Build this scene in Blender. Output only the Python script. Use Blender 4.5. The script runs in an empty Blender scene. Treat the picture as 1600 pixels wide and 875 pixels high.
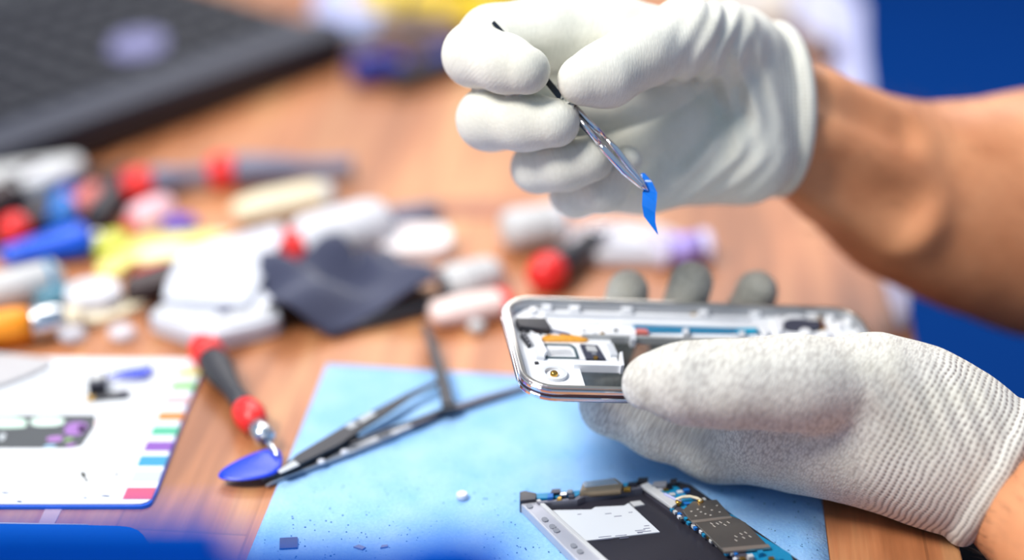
import bpy, bmesh, math, random
import numpy as np
from mathutils import Vector, Matrix
random.seed(7); rng = np.random.default_rng(7)
S = bpy.context.scene
COL = S.collection

# ------------------------------------------------------------------ camera, world, lights
F = 2870.0                       # focal length in pixels of a 1600 x 875 frame
PITCH = math.radians(27.0); CH = 0.41
sp, cp = math.sin(PITCH), math.cos(PITCH)
cam_d = bpy.data.cameras.new('camera'); cam = bpy.data.objects.new('camera', cam_d); COL.objects.link(cam)
cam.location = (0, 0, CH); cam.rotation_euler = (math.pi/2 - PITCH, 0, 0)
cam_d.sensor_width = 36; cam_d.lens = 36*F/1600
cam_d.clip_start = 0.01; cam_d.clip_end = 30
cam_d.dof.use_dof = True; cam_d.dof.focus_distance = 0.705; cam_d.dof.aperture_fstop = 1.8
S.camera = cam
S.view_settings.view_transform = 'Standard'; S.view_settings.look = 'None'
S.view_settings.gamma = 1; S.view_settings.use_curve_mapping = False
S.view_settings.exposure = 0.30

w = bpy.data.worlds.new('world'); S.world = w; w.use_nodes = True
wn = w.node_tree.nodes; wl = w.node_tree.links
wn['Background'].inputs[0].default_value = (0.50, 0.72, 1.0, 1); wn['Background'].inputs[1].default_value = 0.40

def area(name, loc, target, sx, sy, power, color):
    l = bpy.data.lights.new(name, 'AREA'); l.shape = 'RECTANGLE'; l.size = sx; l.size_y = sy; l.energy = power; l.color = color
    o = bpy.data.objects.new(name, l); COL.objects.link(o); o.location = loc
    o.rotation_euler = (Vector(target) - Vector(loc)).to_track_quat('-Z', 'Y').to_euler(); return o
area('window_light', (-0.80, 0.22, 1.35), (0.10, 0.66, 0.05), 0.5, 0.45, 27, (1.0, 0.965, 0.92))
area('lamp_light', (-0.35, 1.35, 1.5), (0.08, 0.68, 0.05), 0.5, 0.4, 9, (1.0, 0.97, 0.93))
area('added_back_light', (0.3, 3.2, 2.0), (0.05, 0.8, 0), 2.2, 0.9, 44, (1.0, 0.93, 0.88))  # unseen area light added behind the bench for sheen on the tabletop

# ------------------------------------------------------------------ pixels to points of the place
def ray(px, py): 
    a = (px-800)/F; v = (py-437.5)/F
    return np.array([a, cp - v*sp, -(sp + v*cp)])
CAM = np.array([0, 0, CH])
def Tz(px, py, z=0.0):
    r = ray(px, py); return CAM + r*((z-CH)/r[2])
def Ty(px, py, y):
    r = ray(px, py); return CAM + r*(y/r[1])
def Td(px, py, d): return CAM + ray(px, py)*d

# ------------------------------------------------------------------ materials
def lin(c): 
    return tuple(((x/255)/12.92 if x/255 <= 0.04045 else ((x/255+0.055)/1.055)**2.4) for x in c)
_m = {}
def mat(name, rgb, rough=0.5, metal=0.0, var=0.06, scale=120, bump=0.0, spec=0.5, sheen=0.0, coat=0.0, trans=0.0):
    if name in _m: return _m[name]
    m = bpy.data.materials.new(name); m.use_nodes = True; n = m.node_tree.nodes; l = m.node_tree.links
    b = n['Principled BSDF']; c = lin(rgb)
    tc = n.new('ShaderNodeTexCoord'); no = n.new('ShaderNodeTexNoise'); no.inputs['Scale'].default_value = scale; no.inputs['Detail'].default_value = 3
    l.new(tc.outputs['Object'], no.inputs['Vector'])
    mx = n.new('ShaderNodeMix'); mx.data_type = 'RGBA'
    mx.inputs[6].default_value = (*[x*(1-var) for x in c], 1); mx.inputs[7].default_value = (*[min(1, x*(1+var)) for x in c], 1)
    l.new(no.outputs[0], mx.inputs[0]); l.new(mx.outputs[2], b.inputs['Base Color'])
    b.inputs['Roughness'].default_value = rough; b.inputs['Metallic'].default_value = metal
    b.inputs['Specular IOR Level'].default_value = spec
    b.inputs['Sheen Weight'].default_value = sheen; b.inputs['Coat Weight'].default_value = coat
    b.inputs['Transmission Weight'].default_value = trans
    if bump:
        bp = n.new('ShaderNodeBump'); bp.inputs['Strength'].default_value = bump; bp.inputs['Distance'].default_value = 0.0005
        l.new(no.outputs[0], bp.inputs['Height']); l.new(bp.outputs[0], b.inputs['Normal'])
    _m[name] = m; return m

def wood_mat():
    m = bpy.data.materials.new('wood_blocks'); m.use_nodes = True; n = m.node_tree.nodes; l = m.node_tree.links; b = n['Principled BSDF']
    tc = n.new('ShaderNodeTexCoord'); mp = n.new('ShaderNodeMapping'); mp.inputs['Rotation'].default_value = (0, 0, math.pi/2)
    l.new(tc.outputs['Object'], mp.inputs[0])
    br = n.new('ShaderNodeTexBrick'); br.inputs['Scale'].default_value = 1; br.inputs['Brick Width'].default_value = 0.42; br.inputs['Row Height'].default_value = 0.052
    br.inputs['Mortar Size'].default_value = 0.0006; br.inputs['Color1'].default_value = (0.55, 0.55, 0.55, 1); br.inputs['Color2'].default_value = (0.92, 0.92, 0.92, 1); br.inputs['Mortar'].default_value = (0.35, 0.35, 0.35, 1)
    br.offset = 0.37; l.new(mp.outputs[0], br.inputs['Vector'])
    m2 = n.new('ShaderNodeMapping'); m2.inputs['Scale'].default_value = (26, 2.2, 5); l.new(tc.outputs['Object'], m2.inputs[0])
    no = n.new('ShaderNodeTexNoise'); no.inputs['Scale'].default_value = 1.4; no.inputs['Detail'].default_value = 6; no.inputs['Distortion'].default_value = 1.2; l.new(m2.outputs[0], no.inputs['Vector'])
    m3 = n.new('ShaderNodeMapping'); m3.inputs['Scale'].default_value = (420, 14, 10); l.new(tc.outputs['Object'], m3.inputs[0])
    nf = n.new('ShaderNodeTexNoise'); nf.inputs['Scale'].default_value = 1.5; nf.inputs['Detail'].default_value = 3; l.new(m3.outputs[0], nf.inputs['Vector'])
    cr = n.new('ShaderNodeValToRGB'); e = cr.color_ramp.elements
    e[0].position = 0.30; e[0].color = (*lin((166, 101, 60)), 1); e[1].position = 0.72; e[1].color = (*lin((230, 171, 117)), 1)
    x = cr.color_ramp.elements.new(0.5); x.color = (*lin((208, 135, 88)), 1)
    l.new(no.outputs[0], cr.inputs[0])
    mu = n.new('ShaderNodeMix'); mu.data_type = 'RGBA'; mu.blend_type = 'MULTIPLY'; mu.inputs[0].default_value = 0.55; l.new(cr.outputs[0], mu.inputs[6]); l.new(br.outputs[0], mu.inputs[7])
    mv = n.new('ShaderNodeMix'); mv.data_type = 'RGBA'; mv.blend_type = 'MULTIPLY'; mv.inputs[0].default_value = 0.35; l.new(mu.outputs[2], mv.inputs[6]); l.new(nf.outputs[0], mv.inputs[7])
    l.new(mv.outputs[2], b.inputs['Base Color']); b.inputs['Roughness'].default_value = 0.42
    bp = n.new('ShaderNodeBump'); bp.inputs['Strength'].default_value = 0.15; bp.inputs['Distance'].default_value = 0.0004; l.new(nf.outputs[0], bp.inputs['Height']); l.new(bp.outputs[0], b.inputs['Normal'])
    return m

def cloth_mat():
    m = bpy.data.materials.new('blue_wipe_cloth'); m.use_nodes = True; n = m.node_tree.nodes; l = m.node_tree.links; b = n['Principled BSDF']
    tc = n.new('ShaderNodeTexCoord')
    a = n.new('ShaderNodeTexNoise'); a.inputs['Scale'].default_value = 900; a.inputs['Detail'].default_value = 5; l.new(tc.outputs['Object'], a.inputs['Vector'])
    c = n.new('ShaderNodeTexNoise'); c.inputs['Scale'].default_value = 45; c.inputs['Detail'].default_value = 4; l.new(tc.outputs['Object'], c.inputs['Vector'])
    r1 = n.new('ShaderNodeValToRGB'); e = r1.color_ramp.elements; e[0].position = 0.25; e[0].color = (*lin((126, 177, 226)), 1); e[1].position = 0.75; e[1].color = (*lin((158, 196, 237)), 1)
    l.new(c.outputs[0], r1.inputs[0])
    mu = n.new('ShaderNodeMix'); mu.data_type = 'RGBA'; mu.blend_type = 'OVERLAY'; mu.inputs[0].default_value = 0.22; l.new(r1.outputs[0], mu.inputs[6]); l.new(a.outputs[0], mu.inputs[7])
    l.new(mu.outputs[2], b.inputs['Base Color']); b.inputs['Roughness'].default_value = 0.95; b.inputs['Specular IOR Level'].default_value = 0.15
    bp = n.new('ShaderNodeBump'); bp.inputs['Strength'].default_value = 0.5; bp.inputs['Distance'].default_value = 0.0006; l.new(a.outputs[0], bp.inputs['Height']); l.new(bp.outputs[0], b.inputs['Normal'])
    return m

def glove_mat(name, base, gap_shade, stitch=0.0009, strength=0.55, body=0.38):
    """knitted glove: attribute knit = (along, around, cuff 0..1), attribute soil 0..1"""
    m = bpy.data.materials.new(name); m.use_nodes = True; n = m.node_tree.nodes; l = m.node_tree.links; b = n['Principled BSDF']
    at = n.new('ShaderNodeAttribute'); at.attribute_name = 'knit'
    so = n.new('ShaderNodeAttribute'); so.attribute_name = 'soil'
    tc = n.new('ShaderNodeTexCoord')
    wob = n.new('ShaderNodeTexNoise'); wob.inputs['Scale'].default_value = 60; wob.inputs['Detail'].default_value = 2; l.new(tc.outputs['Object'], wob.inputs['Vector'])
    vm = n.new('ShaderNodeVectorMath'); vm.operation = 'MULTIPLY_ADD'; vm.inputs[1].default_value = (0.004, 0.004, 0); l.new(wob.outputs['Color'], vm.inputs[0]); l.new(at.outputs['Vector'], vm.inputs[2])
    sx = n.new('ShaderNodeSeparateXYZ'); l.new(vm.outputs[0], sx.inputs[0])
    def math_(op, a, b_=None, c=None):
        q = n.new('ShaderNodeMath'); q.operation = op
        for i, v in enumerate((a, b_, c)):
            if v is None: continue
            if isinstance(v, (int, float)): q.inputs[i].default_value = v
            else: l.new(v, q.inputs[i])
        return q.outputs[0]
    def wave(x, period): return math_('MULTIPLY_ADD', math_('SINE', math_('MULTIPLY', x, 2*math.pi/period)), 0.5, 0.5)
    row = wave(sx.outputs[0], stitch); colw = wave(sx.outputs[1], stitch*0.95)
    vs = n.new('ShaderNodeVectorMath'); vs.operation = 'MULTIPLY'; vs.inputs[1].default_value = (1.0, 0.62, 0); l.new(at.outputs['Vector'], vs.inputs[0])
    vo = n.new('ShaderNodeTexVoronoi'); vo.inputs['Scale'].default_value = 1/stitch; vo.inputs['Randomness'].default_value = 0.75; l.new(vs.outputs[0], vo.inputs['Vector'])
    fine = math_('SUBTRACT', 1.0, math_('MULTIPLY', vo.outputs['Distance'], 1.25))
    rib = wave(sx.outputs[0], 0.0025); dash = wave(sx.outputs[1], 0.0016)
    ribh = math_('MULTIPLY_ADD', dash, 0.35, math_('MULTIPLY', rib, 0.75))
    mixh = n.new('ShaderNodeMix'); mixh.data_type = 'FLOAT'; l.new(sx.outputs[2], mixh.inputs[0]); l.new(fine, mixh.inputs[2]); l.new(ribh, mixh.inputs[3])
    fuzz = n.new('ShaderNodeTexNoise'); fuzz.inputs['Scale'].default_value = 1500; fuzz.inputs['Detail'].default_value = 3; l.new(tc.outputs['Object'], fuzz.inputs['Vector'])
    h = math_('MULTIPLY_ADD', fuzz.outputs[0], 0.5, mixh.outputs[0])
    bp = n.new('ShaderNodeBump'); bp.inputs['Strength'].default_value = strength; bp.inputs['Distance'].default_value = 0.0003; l.new(h, bp.inputs['Height']); l.new(bp.outputs[0], b.inputs['Normal'])
    cr = n.new('ShaderNodeMix'); cr.data_type = 'RGBA'; cr.inputs[6].default_value = (*lin(base), 1); cr.inputs[7].default_value = (*lin(gap_shade), 1)  # shade between stitches and cuff ribs is painted into the yarn colour
    deep = math_('MAXIMUM', math_('MULTIPLY_ADD', mixh.outputs[0], -1.75, 1.0), 0.0)
    amt = math_('MULTIPLY_ADD', sx.outputs[2], 1.0-body, body)
    l.new(math_('MULTIPLY', deep, amt), cr.inputs[0])
    # big soft stains
    st = n.new('ShaderNodeTexNoise'); st.inputs['Scale'].default_value = 38; st.inputs['Detail'].default_value = 5; l.new(tc.outputs['Object'], st.inputs['Vector'])
    mr = n.new('ShaderNodeMapRange'); mr.inputs[1].default_value = 0.46; mr.inputs[2].default_value = 0.72; mr.inputs[3].default_value = 0; mr.inputs[4].default_value = 0.45; l.new(st.outputs[0], mr.inputs[0])
    m1 = n.new('ShaderNodeMix'); m1.data_type = 'RGBA'; l.new(mr.outputs[0], m1.inputs[0]); l.new(cr.outputs[2], m1.inputs[6]); m1.inputs[7].default_value = (*lin((206, 202, 184)), 1)
    m2 = n.new('ShaderNodeMix'); m2.data_type = 'RGBA'; l.new(so.outputs['Fac'], m2.inputs[0]); l.new(m1.outputs[2], m2.inputs[6]); m2.inputs[7].default_value = (*lin((136, 134, 118)), 1)
    l.new(m2.outputs[2], b.inputs['Base Color']); b.inputs['Roughness'].default_value = 0.9; b.inputs['Specular IOR Level'].default_value = 0.2; b.inputs['Sheen Weight'].default_value = 0.15
    return m

def skin_mat():
    m = bpy.data.materials.new('skin'); m.use_nodes = True; n = m.node_tree.nodes; l = m.node_tree.links; b = n['Principled BSDF']
    tc = n.new('ShaderNodeTexCoord'); no = n.new('ShaderNodeTexNoise'); no.inputs['Scale'].default_value = 28; no.inputs['Detail'].default_value = 5; l.new(tc.outputs['Object'], no.inputs['Vector'])
    cr = n.new('ShaderNodeValToRGB'); e = cr.color_ramp.elements; e[0].position = 0.3; e[0].color = (*lin((192, 124, 82)), 1); e[1].position = 0.7; e[1].color = (*lin((224, 156, 110)), 1)
    l.new(no.outputs[0], cr.inputs[0]); l.new(cr.outputs[0], b.inputs['Base Color'])
    b.inputs['Roughness'].default_value = 0.5; b.inputs['Subsurface Weight'].default_value = 0.08; b.inputs['Subsurface Scale'].default_value = 0.01
    b.inputs['Subsurface Radius'].default_value = (1, .35, .2)
    nf = n.new('ShaderNodeTexNoise'); nf.inputs['Scale'].default_value = 700; nf.inputs['Detail'].default_value = 4; l.new(tc.outputs['Object'], nf.inputs['Vector'])
    bp = n.new('ShaderNodeBump'); bp.inputs['Strength'].default_value = 0.25; bp.inputs['Distance'].default_value = 0.0004; l.new(nf.outputs[0], bp.inputs['Height']); l.new(bp.outputs[0], b.inputs['Normal'])
    return m

# ------------------------------------------------------------------ object helpers
def tag(o, label=None, cat=None, group=None, kind=None):
    if label: o['label'] = label
    if cat: o['category'] = cat
    if group: o['group'] = group
    if kind: o['kind'] = kind
    return o
def empty(name, loc=(0, 0, 0), rot=(0, 0, 0), label=None, cat=None, group=None):
    o = bpy.data.objects.new(name, None); COL.objects.link(o); o.empty_display_size = 0.01
    o.location = tuple(loc); o.rotation_euler = rot; tag(o, label, cat, group); return o
def copy_tree(o, parent=None):
    c = o.copy(); COL.objects.link(c)
    if parent: c.parent = parent
    for ch in list(o.children): copy_tree(ch, c)
    return c

class MB:
    def __init__(s): s.v = []; s.f = []; s.sm = []
    def add(s, v, f, smooth=False):
        k = len(s.v); s.v += [tuple(map(float, p)) for p in v]; s.f += [tuple(i+k for i in q) for q in f]; s.sm += [smooth]*len(f); return s
    def box(s, c, d, rz=0, M=None):
        x, y, z = [q/2 for q in d]
        P = [Vector((a*x, b*y, e*z)) for e in (-1, 1) for a, b in ((-1, -1), (1, -1), (1, 1), (-1, 1))]
        R = M if M else Matrix.Rotation(rz, 3, 'Z')
        P = [R @ p + Vector(c) for p in P]
        return s.add(P, [(3, 2, 1, 0), (4, 5, 6, 7), (0, 1, 5, 4), (1, 2, 6, 5), (2, 3, 7, 6), (3, 0, 4, 7)])
    def prism(s, pts, z0, z1, smooth=False):
        n = len(pts); a = sum(pts[i][0]*pts[(i+1) % n][1]-pts[(i+1) % n][0]*pts[i][1] for i in range(n))
        if a < 0: pts = pts[::-1]
        v = [(p[0], p[1], z0) for p in pts] + [(p[0], p[1], z1) for p in pts]
        s.add(v, [tuple(range(n-1, -1, -1)), tuple(range(n, 2*n))])
        k = len(s.v)-2*n
        s.f += [(k+i, k+(i+1) % n, k+n+(i+1) % n, k+n+i) for i in range(n)]; s.sm += [smooth]*n
        return s
    def ring(s, outer, inner, z0, z1):
        n = len(outer); v = [(p[0], p[1], z0) for p in outer]+[(p[0], p[1], z0) for p in inner]+[(p[0], p[1], z1) for p in outer]+[(p[0], p[1], z1) for p in inner]
        f = []
        for i in range(n):
            j = (i+1) % n
            f += [(i, j, 2*n+j, 2*n+i), (n+j, n+i, 3*n+i, 3*n+j), (2*n+i, 2*n+j, 3*n+j, 3*n+i), (j, i, n+i, n+j)]
        return s.add(v, f)
    def lathe(s, prof, seg=24, axis='X', c=(0, 0, 0), M=None, sy=1.0, sz=1.0):
        v = []; f = []
        for (x, r) in prof:
            for k in range(seg):
                a = 2*math.pi*k/seg
                p = (x, r*math.cos(a)*sy, r*math.sin(a)*sz) if axis == 'X' else (r*math.cos(a)*sy, r*math.sin(a)*sz, x)
                p = Vector(p)
                if M: p = M @ p
                v.append(p+Vector(c))
        m = len(prof)
        for i in range(m-1):
            for k in range(seg):
                j = (k+1) % seg
                q = (i*seg+k, i*seg+j, (i+1)*seg+j, (i+1)*seg+k)
                f.append(q if axis == 'Z' else q[::-1] if False else q)
        s.add(v, f, True)
        s.add(v[:seg], [tuple(range(seg-1, -1, -1))]); s.add(v[-seg:], [tuple(range(seg))]); return s
    def tube(s, path, r, seg=10, flat=1.0):
        path = [Vector(tuple(map(float, p))) for p in path]; n = len(path); rs = r if hasattr(r, '__len__') else [r]*n
        v = []; up = Vector((0, 0, 1)); prev = None
        for i, p in enumerate(path):
            t = (path[min(i+1, n-1)]-path[max(i-1, 0)]).normalized()
            if prev is None: a = t.cross(up if abs(t.z) < .9 else Vector((1, 0, 0))).normalized()
            else: a = (prev - t*prev.dot(t)).normalized()
            prev = a; b = t.cross(a)
            for k in range(seg):
                q = 2*math.pi*k/seg; v.append(p+a*math.cos(q)*rs[i]+b*math.sin(q)*rs[i]*flat)
        f = [(i*seg+k, i*seg+(k+1) % seg, (i+1)*seg+(k+1) % seg, (i+1)*seg+k) for i in range(n-1) for k in range(seg)]
        s.add(v, f, True); s.add(v[:seg], [tuple(range(seg-1, -1, -1))]); s.add(v[-seg:], [tuple(range(seg))]); return s
    def ell(s, c, r, seg=20, rings=12, M=None):
        prof = [(-math.cos(math.pi*i/rings), max(1e-5, math.sin(math.pi*i/rings))) for i in range(rings+1)]
        D = Matrix.Diagonal(Vector(r)); R = (M @ D) if M else D
        return s.lathe(prof, seg, 'Z', c, R)
    def build(s, name, m, parent=None, bevel=0, kind=None):
        me = bpy.data.meshes.new(name); me.from_pydata(s.v, [], s.f); me.polygons.foreach_set('use_smooth', s.sm); me.update()
        bm = bmesh.new(); bm.from_mesh(me); bmesh.ops.remove_doubles(bm, verts=bm.verts, dist=1e-6); bmesh.ops.recalc_face_normals(bm, faces=bm.faces); bm.to_mesh(me); bm.free()
        me.materials.append(m); o = bpy.data.objects.new(name, me); COL.objects.link(o)
        if parent is not None: o.parent = parent
        if bevel:
            b = o.modifiers.new('bevel', 'BEVEL'); b.width = bevel; b.segments = 3; b.limit_method = 'ANGLE'; b.angle_limit = math.radians(40)
        if kind: o['kind'] = kind
        return o
def rrect(w_, d_, r, seg=6, cx=0, cy=0):
    out = []
    for qx, qy, a0 in ((1, 1, 0), (-1, 1, 90), (-1, -1, 180), (1, -1, 270)):
        for i in range(seg+1):
            a = math.radians(a0+90*i/seg); out.append((cx+qx*(w_/2-r)+r*math.cos(a), cy+qy*(d_/2-r)+r*math.sin(a)))
    return out
def pxpoly(pts, z): return [tuple(Tz(x, y, z)[:2]) for x, y in pts]
def rel(pts, o): return [(p[0]-o[0], p[1]-o[1]) for p in pts]
def smooth_poly(pts, it=2):
    for _ in range(it):
        q = []
        for i in range(len(pts)):
            a, b = pts[i], pts[(i+1) % len(pts)]
            q += [(a[0]*.75+b[0]*.25, a[1]*.75+b[1]*.25), (a[0]*.25+b[0]*.75, a[1]*.25+b[1]*.75)]
        pts = q
    return pts

# ------------------------------------------------------------------ implicit bodies (surface nets)
def surface_nets(f, lo, hi, h):
    lo = np.array(lo, float); n = np.ceil((np.array(hi)-lo)/h).astype(int)+1
    g = np.stack(np.meshgrid(*[lo[i]+h*np.arange(n[i]) for i in range(3)], indexing='ij'), -1)
    val = np.concatenate([f(c) for c in np.array_split(g.reshape(-1, 3), 24)]).reshape(n)
    ins = val < 0; cs = [(i, j, k) for i in (0, 1) for j in (0, 1) for k in (0, 1)]
    sub = lambda A, c: A[c[0]:n[0]-1+c[0], c[1]:n[1]-1+c[1], c[2]:n[2]-1+c[2]]
    cnt = sum(sub(ins, c).astype(int) for c in cs); act = (cnt > 0) & (cnt < 8)
    acc = np.zeros(act.shape+(3,)); num = np.zeros(act.shape)
    for a in cs:
        for ax in range(3):
            if a[ax]: continue
            b = list(a); b[ax] = 1; va, vb = sub(val, a), sub(val, b); cr = (va < 0) != (vb < 0)
            t = np.where(cr, va/np.where(cr, va-vb, 1), 0)
            for d in range(3): acc[..., d] += np.where(cr, a[d]+(t if d == ax else 0), 0)
            num += cr
    idx = -np.ones(act.shape, int); idx[act] = np.arange(act.sum()); ii = np.argwhere(act)
    V = lo+h*(ii+acc[act]/num[act][:, None]); Q = []
    for ax in range(3):
        o1, o2 = [d for d in range(3) if d != ax]
        sl = [slice(1, n[d]-1) for d in range(3)]; sl[ax] = slice(0, n[ax]-1); s2 = list(sl); s2[ax] = slice(1, n[ax])
        a, b = ins[tuple(sl)], ins[tuple(s2)]
        for flip in (0, 1):
            P = np.argwhere((a & ~b) if not flip else (b & ~a))
            for d in (o1, o2): P[:, d] += 1
            if not len(P): continue
            def at(e1, e2):
                R = P.copy(); R[:, o1] -= e1; R[:, o2] -= e2; return idx[R[:, 0], R[:, 1], R[:, 2]]
            q = np.stack([at(1, 1), at(0, 1), at(0, 0), at(1, 0)], 1)
            Q.append(q if (flip ^ (ax == 1)) == 0 else q[:, ::-1])
    Q = np.concatenate(Q); e = h*.2
    for _ in range(3):
        d = f(V); G = np.stack([(f(V+e*np.eye(3)[k])-f(V-e*np.eye(3)[k]))/(2*e) for k in range(3)], 1)
        V = V-0.7*G*(np.clip(d, -h, h)/np.maximum((G**2).sum(1), .3))[:, None]
    return V, Q
def smin(a, b, k): 
    h = np.clip(.5+.5*(b-a)/k, 0, 1); return b*(1-h)+a*h-k*h*(1-h)
def smax(a, b, k): return -smin(-a, -b, k)
def rc(p, a, b, ra, rb, n=None, fl=1.0):
    a = np.asarray(a); b = np.asarray(b); ba = b-a; t = np.clip(((p-a)@ba)/(ba@ba), 0, 1); q = p-(a+t[:, None]*ba)
    if n is not None: q = q+np.outer(q@n, n)*(1/fl-1)
    return np.sqrt((q*q).sum(1))-(ra+(rb-ra)*t)
def chain(p, J, k=.006):
    d = None
    for (a, ra), (b, rb) in zip(J[:-1], J[1:]):
        e = rc(p, a, b, ra, rb); d = e if d is None else smin(d, e, k)
    return d
def ellip(p, c, r, R=None):
    q = p-np.asarray(c)
    if R is not None: q = q@R
    r = np.array(r); k0 = np.sqrt(((q/r)**2).sum(1)); k1 = np.sqrt(((q/r**2)**2).sum(1)); return k0*(k0-1)/np.maximum(k1, 1e-6)
def mesh_obj(name, V, Q, m, parent, knit=None, soil=None):
    me = bpy.data.meshes.new(name); me.from_pydata(V.tolist(), [], Q.tolist()); me.polygons.foreach_set('use_smooth', [True]*len(me.polygons))
    me.materials.append(m)
    if knit is not None:
        a = me.attributes.new('knit', 'FLOAT_VECTOR', 'POINT'); a.data.foreach_set('vector', knit.astype(np.float32).ravel())
        a = me.attributes.new('soil', 'FLOAT', 'POINT'); a.data.foreach_set('value', soil.astype(np.float32))
    me.update(); o = bpy.data.objects.new(name, me); COL.objects.link(o)
    if parent is not None: o.parent = parent
    return o

# ================================================================== SETTING
m_wood = wood_mat(); m_cloth = cloth_mat(); m_skin = skin_mat()
m_floor = mat('floor_blue', (0, 64, 142), .85, spec=.08, var=.12, scale=2)
tag(MB().box((0, 1.5, -.76), (9, 9, .02)).build('floor', m_floor), kind='structure')
tag(MB().box((0, 5.6, .5), (9, .1, 2.6)).build('wall_back', mat('wall_paint', (214, 216, 222), .8, scale=3)), kind='structure')

# workbench, its right edge runs away from the camera, turned a little
RB = math.radians(-5.3); e0 = Tz(1505, 875); e1 = Tz(1424, 490)
bench = empty('workbench', (0, 0, -.75), label='wooden workbench top in warm brown blocks under all the tools', cat='workbench')
bench.rotation_euler = (0, 0, RB); bR = Matrix.Rotation(-RB, 3, 'Z')
le = bR @ Vector((e0[0], e0[1], 0)); XR = le.x
MB().box(((XR-1.55)/2, .78, .735), (XR+1.55, 1.6, .03)).build('tabletop', m_wood, bench, .0012)
m_leg = mat('leg_metal', (60, 62, 66), .4, .8)
for x in (-1.45, XR-.12):
    for y in (.10, 1.48): MB().box((x, y, .36), (.06, .06, .72)).build('leg', m_leg, bench, .002)
for y in (.10, 1.48): MB().box(((XR-1.57)/2, y, .69), (XR+1.3, .03, .06)).build('rail', m_leg, bench, .002)

# black stool beyond the bench's right edge
st_ = empty('stool', (.69, .68, -.75), label='black round stool under the person at the right of the bench', cat='stool')
MB().lathe([(.43, .17), (.435, .195), (.455, .205), (.47, .20), (.482, .17), (.484, .08), (.484, .001)], 40, 'Z').build('seat', mat('stool_leather', (20, 19, 21), .5), st_)
MB().lathe([(.06, .028), (.30, .028), (.30, .020), (.43, .020)], 20, 'Z').build('column', m_leg, st_)
for k in range(5): MB().box((.11*math.cos(k*1.2566), .11*math.sin(k*1.2566), .045), (.22, .035, .03), k*1.2566).build('leg', m_leg, st_, .004)
for k in range(5): MB().lathe([(-.012, .02), (-.01, .028), (.01, .028), (.012, .02)], 16, 'X', c=(.21*math.cos(k*1.2566), .21*math.sin(k*1.2566), .028)).build('castor', m_leg, st_)

# blue wipe cloth
oc = Tz(850, 720)
cl = pxpoly([(511, 571), (640, 579), (825, 590), (1050, 607), (1150, 612), (1284, 780), (1296, 880), (1310, 980), (330, 1010), (394, 855), (450, 722)], 0)
cl = rel(cl, oc)
def grid_cloth(poly, h, zf, thick, name, m, parent=None, loc=(0, 0, 0)):
    bm = bmesh.new(); vs = [bm.verts.new((x, y, 0)) for x, y in poly]; bm.faces.new(vs)
    xs = [p[0] for p in poly]; ys = [p[1] for p in poly]
    for ax, lo, hi in ((0, min(xs), max(xs)), (1, min(ys), max(ys))):
        c = lo+h
        while c < hi:
            co = [0, 0, 0]; no = [0, 0, 0]; co[ax] = c; no[ax] = 1
            bmesh.ops.bisect_plane(bm, geom=bm.verts[:]+bm.edges[:]+bm.faces[:], plane_co=co, plane_no=no); c += h
    for v in bm.verts: v.co.z = zf(v.co.x, v.co.y)
    r = bmesh.ops.extrude_face_region(bm, geom=bm.faces[:])
    for v in r['geom']:
        if isinstance(v, bmesh.types.BMVert): v.co.z += thick
    bmesh.ops.recalc_face_normals(bm, faces=bm.faces)
    me = bpy.data.meshes.new(name); bm.to_mesh(me); bm.free(); me.materials.append(m)
    for p in me.polygons: p.use_smooth = abs(p.normal.z) > .5
    o = bpy.data.objects.new(name, me); COL.objects.link(o); o.location = tuple(loc)
    if parent: o.parent = parent
    return o
c_ = grid_cloth(cl, .012, lambda x, y: .0001+.00012*(1+math.sin(60*x+9*math.sin(30*y))), .0006, 'wipe_cloth', m_cloth, None, (oc[0], oc[1], 0))
tag(c_, 'large pale blue nonwoven cloth spread flat on the bench in the middle', 'cloth')
ZC = .0008
# specks of dust and solder on the cloth
sp_ = MB()
for i in range(900):
    px = rng.uniform(400, 1280); py = rng.uniform(640, 874)**1.0
    if rng.random() > ((py-600)/270)**1.5: continue
    p = Tz(px, py, ZC)
    if px < 512-(py-571)*.42+6: continue
    r = rng.uniform(.00012, .00042)
    sp_.prism([(p[0]+r*math.cos(a)*rng.uniform(.6, 1.3), p[1]+r*math.sin(a)*rng.uniform(.6, 1.3)) for a in np.linspace(0, 5.2, 5)], ZC-.0004, ZC+.00012)
tag(sp_.build('dust_specks', mat('speck', (36, 84, 120), .8)), 'tiny dark specks of dust scattered over the blue cloth', 'dust', kind='stuff')

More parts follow.
